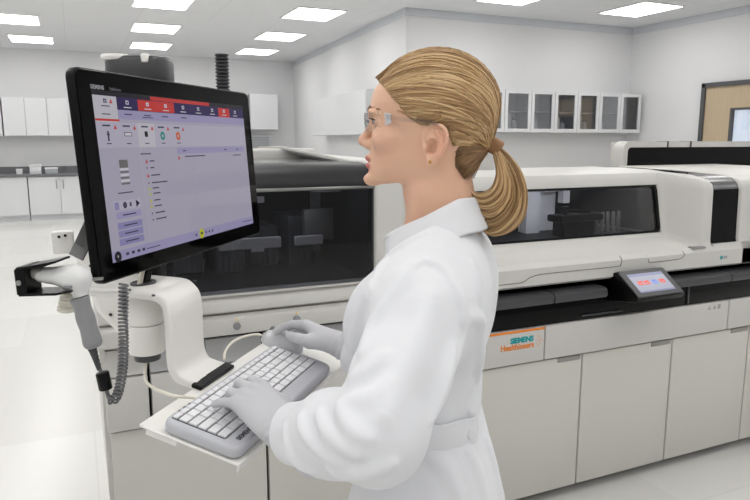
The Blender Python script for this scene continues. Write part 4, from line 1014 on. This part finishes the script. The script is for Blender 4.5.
for s in (1, -1):
    b = B(); prism(b, [(84, 66*s, 58), (74, 69.5*s, 57), (72, 70*s, 42), (82, 66.5*s, 38)], (0, 3.2*s, 0), .8, 1); Hobj('side_shield', b, mat('frosted_shield', (226, 228, 232), .35, trans=.35), gl, 40)
    b = B(); P = smooth_path([(80, 70*s, 51), (50, 77*s, 47), (22, 80*s, 44), (2, 80*s, 40), (-14, 80*s, 28)], 6); 
    for i in range(len(P)-1):
        pass
    prism(b, [(p.x, p.y, p.z+3.2) for p in P]+[(p.x, p.y, p.z-3.2) for p in P[::-1]], (0, 2.2*s, 0), 0); Hobj('temple_arm', b, temple_m, gl, 40)
# ---- hair
HC = f3((8, 0, 70)); HR = f3((104, 77.5, 92)); FC = f3((2, 0, 15)); TIE = f3((-86, 0, 8))
poly = [(112, 124), (101, 114), (90, 103), (77, 91), (61, 74), (44, 56), (32, 43), (22, 41), (12, 43), (0, 47), (-8, 44), (-15, 30), (-20, 10), (-24, -8), (-26, -26), (-42, -48), (-54, -36), (-70, -8), (-88, -4), (-140, -4), (-140, 200), (130, 200)]
def s_poly(X, Y, pl):
    d = np.full(len(X), 1e9, np.float32); ins = np.zeros(len(X), bool); n = len(pl)
    for i in range(n):
        ax, ay = pl[i]; bx, by = pl[(i+1) % n]; ex, ey = bx-ax, by-ay; wx_, wy = X-ax, Y-ay
        t = np.clip((wx_*ex+wy*ey)/(ex*ex+ey*ey), 0, 1); d = np.minimum(d, np.hypot(wx_-ex*t, wy-ey*t))
        c = ((ay <= Y) & (by > Y)) | ((by <= Y) & (ay > Y)); xi = ax+(Y-ay)/(ey if abs(ey) > 1e-9 else 1e-9)*ex; ins ^= c & (X < xi)
    return np.where(ins, -d, d)
def hair_cap(q):
    d = s_ell(q, HC, HR-4)
    d = smin(d, s_caps(q, (-52, 0, 34), (-84, 0, 10), 40, 9), 24)
    nape = s_caps(q, (0, 0, 0), (-6, 0, -120), 56, 56)
    d = smin(d, nape, 20)
    return smax(d, s_poly(q[:, 0]+np.abs(q[:, 1])*.0, q[:, 2], poly), 5)
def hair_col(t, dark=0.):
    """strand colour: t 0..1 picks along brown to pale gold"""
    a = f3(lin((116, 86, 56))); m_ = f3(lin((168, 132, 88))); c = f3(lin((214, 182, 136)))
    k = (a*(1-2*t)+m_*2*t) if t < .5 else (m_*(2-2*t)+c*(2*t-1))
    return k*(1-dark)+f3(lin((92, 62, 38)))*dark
hV, hF = snet(lambda P: hair_cap(toH(P))*.001, fromH((0, 0, 0))-f3((.16, .13, .10)), fromH((0, 0, 0))+f3((.16, .13, .20)), .003)
hq = toH(hV)
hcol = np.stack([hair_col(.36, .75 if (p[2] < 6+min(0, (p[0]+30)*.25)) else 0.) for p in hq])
SV = [hV]; SFc = [hF]; SCc = [hcol]; nv = len(hV)
def strand(P, r, col, flat=.5, up=None):
    """tapered lock: 6-sided tube along P (head mm)"""
    global nv
    P = np.asarray(P, np.float64); n = len(P); T = np.gradient(P, axis=0); T /= np.linalg.norm(T, axis=1, keepdims=True)+1e-9
    O = P-f3((0, 0, 40)) if up is None else np.tile(up, (n, 1)); O = O-(O*T).sum(1, keepdims=True)*T; O /= np.linalg.norm(O, axis=1, keepdims=True)+1e-9
    S_ = np.cross(T, O); a = np.arange(6)*math.pi/3
    rr = np.asarray(r)[:, None, None]
    V = P[:, None, :]+rr*(S_[:, None, :]*np.cos(a)[None, :, None]+O[:, None, :]*np.sin(a)[None, :, None]*flat)
    ii_, kk_ = np.meshgrid(np.arange(n-1), np.arange(6), indexing='ij'); k1_ = (kk_+1) % 6
    F_ = (nv+np.stack([ii_*6+kk_, ii_*6+k1_, ii_*6+6+k1_, ii_*6+6+kk_], -1)).reshape(-1, 4)
    SV.append(fromH(V.reshape(-1, 3)).astype(np.float32)); SFc.append(F_); SCc.append(np.tile(col, (n*6, 1))); nv += n*6
def ellR(d):
    o = (FC-HC)/HR; dd = d/HR; A_ = (dd*dd).sum(-1); B_ = (o*dd).sum(-1); C_ = (o*o).sum()-1
    return (-B_+np.sqrt(np.maximum(B_*B_-A_*C_, 0)))/A_
line = [(104, 0, 118), (103, 12, 116), (99, 24, 112), (90, 38, 103), (77, 50, 90), (61, 62, 72), (43, 70, 53), (27, 74, 43), (12, 76, 46), (0, 77, 50), (-9, 77, 46), (-15, 76, 36), (-20, 74, 22), (-23, 72, 8)]
LP = np.array([list(p) for p in smooth_path(line, 12)])
for _i in range(len(LP)):
    yy_ = np.linspace(0, 95, 191); q_ = np.stack([np.full(191, LP[_i, 0]), yy_, np.full(191, LP[_i, 2])], 1).astype(np.float32); dd_ = head_base(q_)
    out_ = np.nonzero(dd_ > .8)[0]; LP[_i, 1] = yy_[out_[0]] if len(out_) and _i > 3 else LP[_i, 1]
def path_over(root, tgt, off, n=22, lift=1.):
    d0 = root-FC; r0 = np.linalg.norm(d0); d0 = d0/r0; d1 = tgt-FC; d1 = d1/np.linalg.norm(d1)
    om = math.acos(np.clip(d0@d1, -1, 1)); s = np.linspace(0, 1, n)
    D = (np.sin((1-s)*om)[:, None]*d0+np.sin(s*om)[:, None]*d1)/math.sin(om)
    R_ = ellR(D)+off; w = np.clip(s/.16, 0, 1)**.6; R_ = r0*(1-w)+R_*w
    P = FC+D*R_[:, None]
    w = np.clip((s-.70)/.30, 0, 1); w = (w*w*(3-2*w))[:, None]
    return P*(1-w)+(tgt+(P-tgt)*.0)*w if False else P*(1-w)+tgt*w
for i in range(3200):
    s = -1 if rng.random() < .42 else 1
    t = rng.random()**1.0; k = t*(len(LP)-1); i0 = int(min(k, len(LP)-2)); root = LP[i0]*(1-(k-i0))+LP[i0+1]*(k-i0)
    root = root*np.array([1, s, 1])+rng.normal(size=3)*1.2
    # some locks start behind the hairline
    back = rng.random()*.0
    a = rng.random()*2*math.pi; rr = 10*math.sqrt(rng.random()); tgt = TIE+f3((2, rr*math.cos(a), rr*math.sin(a)))
    off = rng.normal()*.9-.4
    P = path_over(root, tgt, off)
    wob = rng.normal()*1.5; P = P+np.sin(np.linspace(0, 1, len(P))*math.pi*rng.uniform(1, 2.4)+rng.random()*6)[:, None]*rng.normal(size=3)*.8
    w = rng.uniform(.7, 1.7)*np.concatenate([np.linspace(.45, 1, 5), np.ones(12), np.linspace(1, .6, 5)])
    band = .5+.34*math.sin(t*27.+s)+.3*math.sin(t*71.+1)
    col = hair_col(float(np.clip(.24+.50*band+rng.normal()*.20+.22*max(0, 1-abs(t-.42)*3), 0, 1)))
    strand(P, w, col)
# wisps along the temple
for i in range(26):
    s = 1 if i % 3 else -1; x = rng.uniform(20, 60); z = 44+(x-25)*.62; root = np.array([x+6, s*(72-(x-25)*.12+3), z-3]); e = np.array([-5, s*82, 52+rng.normal()*4])
    m_ = (root+e)/2+np.array([0, s*4, -3]); P = [root*(1-t)**2+2*m_*t*(1-t)+e*t*t for t in np.linspace(0, 1, 9)]
    strand(P, np.linspace(.35, .9, 9), hair_col(rng.uniform(.2, .6)))
# short darker hair swept up from the nape
for i in range(420):
    s = 1 if rng.random() < .6 else -1
    f_ = rng.random(); z = -48+f_*58; xr = np.interp(z, [-48, -26, -8, 10], [-42, -28, -26, -24])-rng.random()*16; yy = math.sqrt(max(1, 57.5**2-(xr+2)**2)); root = np.array([xr, s*yy, z])
    tgt = TIE+f3((8, s*rng.uniform(0, 8), -9+rng.normal()*2)); m_ = np.array([(xr+tgt[0])/2-2, s*(yy*.86), (z+tgt[2])/2+7])
    P = [root*(1-t)**2+2*m_*t*(1-t)+tgt*t*t for t in np.linspace(0, 1, 11)]
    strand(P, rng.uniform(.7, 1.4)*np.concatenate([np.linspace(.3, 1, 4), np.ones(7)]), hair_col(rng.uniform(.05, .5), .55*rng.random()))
# ponytail: guides in head mm (x, z), spread sideways
def px2h(px, py): return ((440-px)*1.683, (150-py)*1.667)
G = [[(497, 147), (509, 158), (519, 174), (524, 193), (521, 214), (510, 228), (497, 234), (486, 233)],
     [(496, 148), (506, 162), (514, 178), (517, 196), (511, 214), (500, 226), (489, 230), (480, 226)],
     [(495, 149), (502, 164), (508, 180), (508, 195), (500, 208), (490, 214), (481, 212), (476, 206)],
     [(494, 150), (499, 164), (502, 178), (500, 190), (492, 199), (482, 201), (473, 196), (467, 187)],
     [(493, 151), (495, 164), (496, 176), (493, 186), (486, 192), (477, 193), (470, 188), (465, 182)]]
GP = np.array([[px2h(*p) for p in g] for g in G])
def guide(a, n=24):
    k = a*(len(G)-1); i0 = int(min(k, len(G)-2)); g = GP[i0]*(1-(k-i0))+GP[i0+1]*(k-i0)
    return np.array([list(p)[:2] for p in smooth_path([(x, z, 0) for x, z in g], 4)])
for i in range(1500):
    a = rng.random(); g = guide(a); n = len(g); s = np.linspace(0, 1, n)
    yy = rng.normal()*.5; yy = max(-1, min(1, yy)); wid = 9+17*np.sin(np.clip(s*1.25, 0, 1)*math.pi*.72)
    clump = math.sin(a*31)*.5
    P = np.stack([g[:, 0], yy*wid, g[:, 1]], 1)+np.sin(s*math.pi*2+rng.random()*6)[:, None]*rng.normal(size=3)*1.2
    cut = int(n*rng.uniform(.86, 1.0)); P = P[:cut]; m_ = len(P)
    w = rng.uniform(.7, 1.5)*np.interp(np.linspace(0, 1, m_), [0, .1, .75, 1], [.6, 1, 1, .18])
    inner = .55 if (abs(yy) < .35 and a > .35) else 0
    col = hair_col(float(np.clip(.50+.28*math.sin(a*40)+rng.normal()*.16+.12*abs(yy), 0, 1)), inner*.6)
    strand(P, w, col, .7, up=np.array([0, 1. if yy > 0 else -1., 0]))
V = np.concatenate(SV); Fh = np.concatenate(SFc); me = raw_mesh('hair', V, Fh); set_tint(me, np.concatenate(SCc)); me.transform(PW)
hair_m = mat('hair_blonde', (190, 150, 98), .33, spec=.55, tint='tint')
HAIR = link('hair', me, hair_m, WOM, False, 180)
b = B(); tx = Vector((-90, 0, 6)); ax = Vector((-.80, 0, -.50)).normalized(); 
P = [tx-ax*10, tx-ax*7, tx, tx+ax*8, tx+ax*11]; tube(b, P, [11, 13.2, 13.8, 13.4, 11.5], 24); Hobj('hair_tie', b, mat('wrapped_lock', (142, 102, 66), .5, vary=.25, vscale=60), HAIR)
# ---- lab coat
cz = [.50, .62, .75, .90, 1.00, 1.08, 1.15, 1.25, 1.32, 1.37, 1.41, 1.45]
cwd = [.240, .230, .214, .190, .164, .143, .142, .156, .158, .128, .092, .064]
cdp = [.188, .178, .162, .140, .117, .098, .099, .106, .098, .076, .064, .058]
cof = [.0, .0, -.005, -.008, -.006, .0, .002, .002, -.008, -.020, -.022, -.024]
def torso_f(P):
    t = toT(P); z = t[:, 2]
    w = np.interp(z, cz, cwd); d_ = np.interp(z, cz, cdp); o = np.interp(z, cz, cof); n = 2.25
    r = ((np.abs(t[:, 0]-o)/d_)**n+(np.abs(t[:, 1])/w)**n+1e-9)**(1/n)
    d = (r-1)*np.minimum(w, d_)*.9
    # bust, shoulder blades, buttocks
    for s in (1, -1):
        d = smin(d, s_ell(t, (.062, .070*s, 1.245), (.055, .065, .075)), .05)
        d = smin(d, s_ell(t, (-.074, .070*s, 1.29), (.035, .06, .08)), .05)
        d = smin(d, s_caps(t, (-.012, .045*s, 1.372), (.0, .136*s, 1.308), .040, .050), .05)
    d = smax(d, z-1.425+.75*np.maximum(0, t[:, 0]+.03), .02)
    return smax(d, .56-z, .008)
def sleeve_f(P, A):
    S, E, Wr = A
    d = s_caps(P, S, S*.45+E*.55, .067, .066)
    d = smin(d, s_caps(P, S*.45+E*.55, E, .068, .066), .02)
    cu = Wr+(E-Wr)*.12
    d = smin(d, s_caps(P, E, E*.5+cu*.5, .066, .062), .02)
    d = smin(d, s_caps(P, E*.5+cu*.5, cu, .062, .049), .02)
    ax = (Wr-E)/np.linalg.norm(Wr-E); h_ = (P-(Wr+(E-Wr)*.06))@f3(ax)
    d = smax(d, h_, .006)
    # open cuff
    inn = np.maximum(s_caps(P, Wr+(Wr-E)*.3, Wr+(E-Wr)*.22, .039, .039), -(h_+.03))
    return smax(d, -inn, .004)
FOLDS = []       # (points, radius, sink, blend, amount)
def coat_raw(P):
    d = torso_f(P)
    for i, A in enumerate(ARMS): d = smin(d, sleeve_f(P, A), .035)
    return d
def vnoise(P, sc, seed=0):
    q = P*f3(sc)+seed; i = np.floor(q).astype(np.int64); f = q-i; f = f*f*(3-2*f); out = 0
    def h(ix, iy, iz):
        n = (ix*374761393+iy*668265263+iz*2147483647+seed*974711) & 0x7fffffff; n = ((n ^ (n >> 13))*1274126177) & 0x7fffffff
        return ((n ^ (n >> 16)) & 0xffff)/65535.
    for dx in (0, 1):
        for dy in (0, 1):
            for dz in (0, 1):
                w = (f[:, 0] if dx else 1-f[:, 0])*(f[:, 1] if dy else 1-f[:, 1])*(f[:, 2] if dz else 1-f[:, 2])
                out = out+w*h(i[:, 0]+dx, i[:, 1]+dy, i[:, 2]+dz)
    return (out-.5).astype(np.float32)
def coat_f(P):
    d = coat_raw(P)
    for pts, rs, k in FOLDS:
        lo = pts.min(0)-.05; hi = pts.max(0)+.05; m = ((P > lo) & (P < hi)).all(1)
        if not m.any(): continue
        c = s_chain(P[m], pts, rs)
        d[m] = smin(d[m], c, k) if k > 0 else smax(d[m], -c, -k)
    d = d+vnoise(P, (14, 14, 7), 3)*.006+vnoise(P, (34, 34, 18), 9)*.0022
    return d
def cast(px, py, f=coat_raw, t0=.5, t1=2.2):
    """where the line through a point of the view first meets the cloth (figure frame)"""
    x = (px-375)/FPX; y = (250-py)/FPX; cp, sp_ = math.cos(CAM_PITCH), math.sin(CAM_PITCH)
    d = f3((x, cp+y*sp_, y*cp-sp_)); d /= np.linalg.norm(d); o = f3((0, 0, CAM_H)); t = t0
    for _ in range(120):
        v = float(f((o+d*t)[None, :])[0])
        if v < .0006: break
        t += v*.8
        if t > t1: return None
    return o+d*t
def fold(pxs, r, k=.014, sink=.45, taper=True, groove=False):
    P = [cast(*p) for p in pxs]; P = [p for p in P if p is not None]
    if len(P) < 2: return
    n = 4; Q = np.array([list(v) for v in smooth_path([Vector([float(c) for c in p]) for p in P], n)], np.float32)
    s = np.linspace(0, 1, len(Q)); rr = r*(np.sin(np.clip(s, .0, 1)*math.pi)**.5*.8+.2) if taper else np.full(len(Q), r)
    vd = Q-f3((0, 0, CAM_H)); vd /= np.linalg.norm(vd, axis=1, keepdims=True)
    Q = Q+vd*(rr*sink)[:, None] if not groove else Q
    FOLDS.append((Q.astype(np.float32), rr.tolist(), -k if groove else k))
NF = []
NF.append(([(413, 267), (422, 262), (434, 264), (445, 272), (453, 285), (459, 300), (462, 318), (460, 340), (452, 372)], .008, .007, .25))
NF.append(([(413, 267), (400, 285), (385, 306), (372, 328), (362, 352)], .006, .018, .6))
NF.append(([(430, 300), (418, 340), (400, 380), (385, 415)], .010, .03, .7))
# elbow and sleeve creases
NF += [([(318, 412), (326, 430), (342, 445), (362, 455)], .010, .014, .4), ([(300, 415), (306, 434), (322, 452), (344, 463)], .009, .013, .4), ([(340, 402), (345, 418), (356, 432), (372, 440)], .010, .014, .4),
       ([(284, 425), (288, 445), (300, 465), (318, 474)], .006, .014, .5), ([(352, 380), (366, 372), (384, 356)], .007, .02, .5), ([(350, 400), (372, 398), (392, 384)], .006, .02, .5), ([(330, 470), (360, 474), (395, 464)], .007, .018, .5)]
# back and skirt
NF += [([(478, 318), (480, 350), (477, 380), (470, 410)], .006, .016, .5), ([(462, 320), (474, 318), (484, 326)], .005, .014, .5), ([(452, 350), (444, 385), (432, 420)], .007, .02, .5),
       ([(468, 452), (478, 474), (484, 498)], .006, .016, .5), ([(430, 455), (446, 470), (458, 498)], .006, .018, .5), ([(486, 440), (494, 470), (499, 495)], .006, .018, .5)]
NF += [([(428, 232), (410, 242), (392, 254), (374, 270)], .005, .008, .3), ([(472, 262), (478, 290), (480, 318)], .004, .008, .4)]
NF += [([(372, 290), (362, 320), (352, 350)], .007, .02, .6), ([(385, 262), (372, 285), (358, 315)], .005, .014, .5)]
for pts, r, k, s in NF: fold(pts, r, k, s)
coat_m = mat('lab_coat_white', (224, 225, 229), .85, spec=.2, sheen=.15, bump=.12, bscale=900)
COAT = fig('lab_coat', coat_f, (-.26, .68, .53), (.42, 1.56, 1.46), .0036, coat_m)
# collar: stand, fold, flap and lapels, one sheet with thickness
def collar():
    bb = B(); rows = []
    ph = np.linspace(-152, 152, 61)
    for a in ph:                                   # 0 = centre back, +: her left
        r = math.radians(a); bk = -math.cos(r); sd = math.sin(r); fr = max(0., bk)       # forward part
        f_ = abs(a)/152.
        top = 1.459-.105*max(0, f_-.30)**1.15-.0*f_
        cx, cl = bk*.064-.014+.05*max(0, f_-.62), sd*.068
        ox, ol = bk*.090-.018+.085*max(0, f_-.55), sd*.104+ (0 if f_ < .6 else -sd*.02*(f_-.6))
        low = top-.052-.012*f_; tp = min(1, max(0, (f_-.72)/.28)); tp = tp*tp*(3-2*tp); ox += (cx*1.05-ox)*tp; ol += (cl*1.05-ol)*tp; low += (top-.012-low)*tp
        rows.append([(cx*1.02, cl*1.02, top-.05), (cx, cl, top-.012), (cx*1.02, cl*1.03, top-.002), (cx*1.08, cl*1.09, top+.001), (cx*1.15+.0, cl*1.17, top-.006), ((cx+ox)/2, (cl+ol)/2*1.04, (top+low)/2+.004), (ox, ol, low)])
    V_ = [[bb.verts.new([float(c) for c in fromT(*p)]) for p in rw] for rw in rows]
    for i in range(len(V_)-1):
        for k in range(6): bb.faces.new((V_[i][k], V_[i+1][k], V_[i+1][k+1], V_[i][k+1]))
    bmesh.ops.recalc_face_normals(bb, faces=bb.faces)
    bmesh.ops.solidify(bb, geom=bb.faces[:], thickness=.0035)
    bmesh.ops.transform(bb, matrix=PW, verts=bb.verts)
    o = obj('collar', bb, coat_m, COAT, smooth=180)
    md = o.modifiers.new('smooth', 'SUBSURF'); md.levels = 1; md.render_levels = 1
    return o
collar()
# half belt and its button at the back
def on_coat(ang, z, off, f=coat_f):
    d = TF*math.cos(ang)+TL*math.sin(ang); o = TC+f3((0, 0, z)); t = .32
    for _ in range(80):
        v = float(f((o+d*t)[None, :].astype(np.float32))[0])
        if abs(v) < .0004: break
        t -= v*.8
    return o+d*(t+off)
bb = B(); V_ = []
for i, a in enumerate(np.linspace(math.radians(80), math.radians(152), 40)):
    z = 1.098+.002*math.sin(i*.3)-.024*(i/39); r = []
    for k, (dz, of) in enumerate(((-.024, .001), (-.0235, .006), (-.012, .0075), (0, .008), (.012, .0075), (.0235, .006), (.024, .001))):
        r.append(bb.verts.new([float(c) for c in on_coat(a, z, of, torso_f)+f3((0, 0, dz))]))
    V_.append(r)
for i in range(39):
    for k in range(6): bb.faces.new((V_[i][k], V_[i+1][k], V_[i+1][k+1], V_[i][k+1]))
bb.faces.new(V_[0]); bb.faces.new(V_[-1][::-1])
bmesh.ops.transform(bb, matrix=PW, verts=bb.verts); belt = obj('half_belt', bb, coat_m, COAT, smooth=60)
p = fromT(0, 0, 1.062)+0; p = on_coat(math.radians(140), 1.078, 0, torso_f); nn = (p-fromT(0, 0, float(p[2]))); nn = nn/np.linalg.norm(nn); c_ = PW @ Vector([float(v) for v in p+nn*.010]); na = PW.to_3x3() @ Vector([float(v) for v in nn])
bb = B(); cyl(bb, c_, na, .0105, .004, 20, .0012); bt = obj('button', bb, mat('button_white', (226, 226, 228), .35), belt)
# ---- trousers and shoes (below the picture)
def trous(P):
    d = None
    for s in (1, -1):
        h_ = fromT(-.01, .085*s, .86); k_ = fromT(.0, .09*s, .48); a_ = fromT(-.02, .095*s, .09)
        c = s_chain(P, [h_, k_, a_], [.095, .068, .062]); d = c if d is None else np.minimum(d, c)
    return np.maximum(d, .06-P[:, 2])
fig('trousers', trous, (-.2, .9, .04), (.4, 1.4, .96), .010, mat('trousers_grey', (92, 94, 100), .8))
for s in (1, -1):
    a_ = fromT(-.04, .095*s, .035); t_ = fromT(.13, .10*s, .022)
    def shoe(P): return np.maximum(smin(s_caps(P, a_, t_, .036, .026), s_caps(P, a_+f3((0, 0, .03)), a_+f3((0, 0, .07)), .036, .036), .03), .002-P[:, 2])
    fig('shoe', shoe, np.minimum(a_, t_)-.06, np.maximum(a_, t_)+f3((.06, .06, .1)), .005, mat('shoe_white', (226, 226, 224), .5))
# ---- gloved hands
glove_m = mat('glove_grey', (194, 194, 198), .55, spec=.35, bump=.15, bscale=160)
def hand_f(q, fingers, thumb):
    """q: hand frame, x to the finger tips, y to the thumb, z out of the back of the hand (metres)"""
    d = None
    kn_y = [.030, .010, -.010, -.028]
    wr = smin(s_ell(q, (-.10, 0, -.004), (.05, .030, .022)), s_caps(q, (-.10, 0, -.006), (-.16, 0, -.010), .024, .030), .02)
    pal = s_ell(q, (-.045, .001, -.006), (.058, .040, .017))
    d = smin(wr, pal, .03)
    for y in kn_y: d = smin(d, s_caps(q, (-.080, y*.55, -.003), (-.002, y, -.001), .013, .0105), .012)
    fd = None
    for (bx, by, rad, segs) in fingers:
        p = np.array([bx, by, -.001]); pts = [p]; 
        for L_, pit_, yaw_ in segs:
            a_, y_ = math.radians(pit_), math.radians(yaw_); p = p+L_*np.array([math.cos(a_)*math.cos(y_), math.sin(y_)*math.cos(a_), math.sin(a_)]); pts.append(p)
        rs = [rad*1.06, rad, rad*.94, rad*.84][:len(pts)]
        c = s_chain(q, [f3(v) for v in pts], rs); 
        fd = c if fd is None else np.minimum(fd, c)
        d = smin(d, s_caps(q, pts[0], pts[0]*.5+pts[1]*.5, rad*1.05, rad), .008)
    th = s_chain(q, [f3(v) for v in thumb], [.017, .0145, .0115, .0092], .004)
    d = smin(d, th, .014)
    d = smin(d, fd, .004)
    for x in (-.105, -.112, -.119): pass
    d = d+.0008*np.sin((q[:, 0]+q[:, 1]*.5)*420)*np.exp(-((q[:, 0]+.10)/.022)**2)
    return d
def glove(name, org, xdir, zdir, side, fingers, thumb, lab=None):
    X_ = f3(xdir)/np.linalg.norm(xdir); Zd = f3(zdir); Zd = Zd-X_*(Zd@X_); Zd /= np.linalg.norm(Zd); Yd = np.cross(Zd, X_)*side
    R = np.stack([X_, Yd, Zd]); o = f3(org)
    def f(P): return hand_f((P-o)@R.T, fingers, thumb)
    return fig(name, f, o-.16, o+.16, .0019, glove_m)
tn = np.array([float(v) for v in (PW.to_3x3().inverted() @ kn_)])
# left: typing, little finger towards the viewer
glove('glove', (-.212, 1.050, 1.132), (-.068, .052, .038), tn+f3((-.10, -.30, 0)), -1,
      [(.0, .030, .0090, [(.034, -26, 6), (.024, -74, 4), (.018, -92, 2)]), (.003, .010, .0092, [(.037, -22, 2), (.026, -74, 0), (.018, -92, 0)]),
       (.0, -.010, .0088, [(.034, -28, -2), (.024, -78, -2), (.017, -96, 0)]), (-.006, -.028, .0080, [(.028, -30, -10), (.019, -42, -8), (.015, -52, -6)])],
      [(-.070, .022, -.012), (-.035, .046, -.026), (-.004, .050, -.034), (.020, .046, -.038)])
# right: over the mouse
glove('glove', (-.136, 1.408, 1.142), (-.071, .056, .020), tn+f3((.0, .55, 0)), 1,
      [(.0, .030, .0090, [(.040, -20, -4), (.024, -40, -8), (.020, -46, -8)]), (.003, .010, .0092, [(.044, -16, -2), (.027, -34, -4), (.019, -36, -4)]),
       (.0, -.010, .0088, [(.040, -26, -6), (.026, -40, -6), (.018, -40, -4)]), (-.006, -.028, .0080, [(.032, -34, -10), (.020, -42, -8), (.016, -40, -6)])],
      [(-.070, .022, -.014), (-.040, .044, -.028), (-.012, .050, -.034), (.012, .046, -.037)])
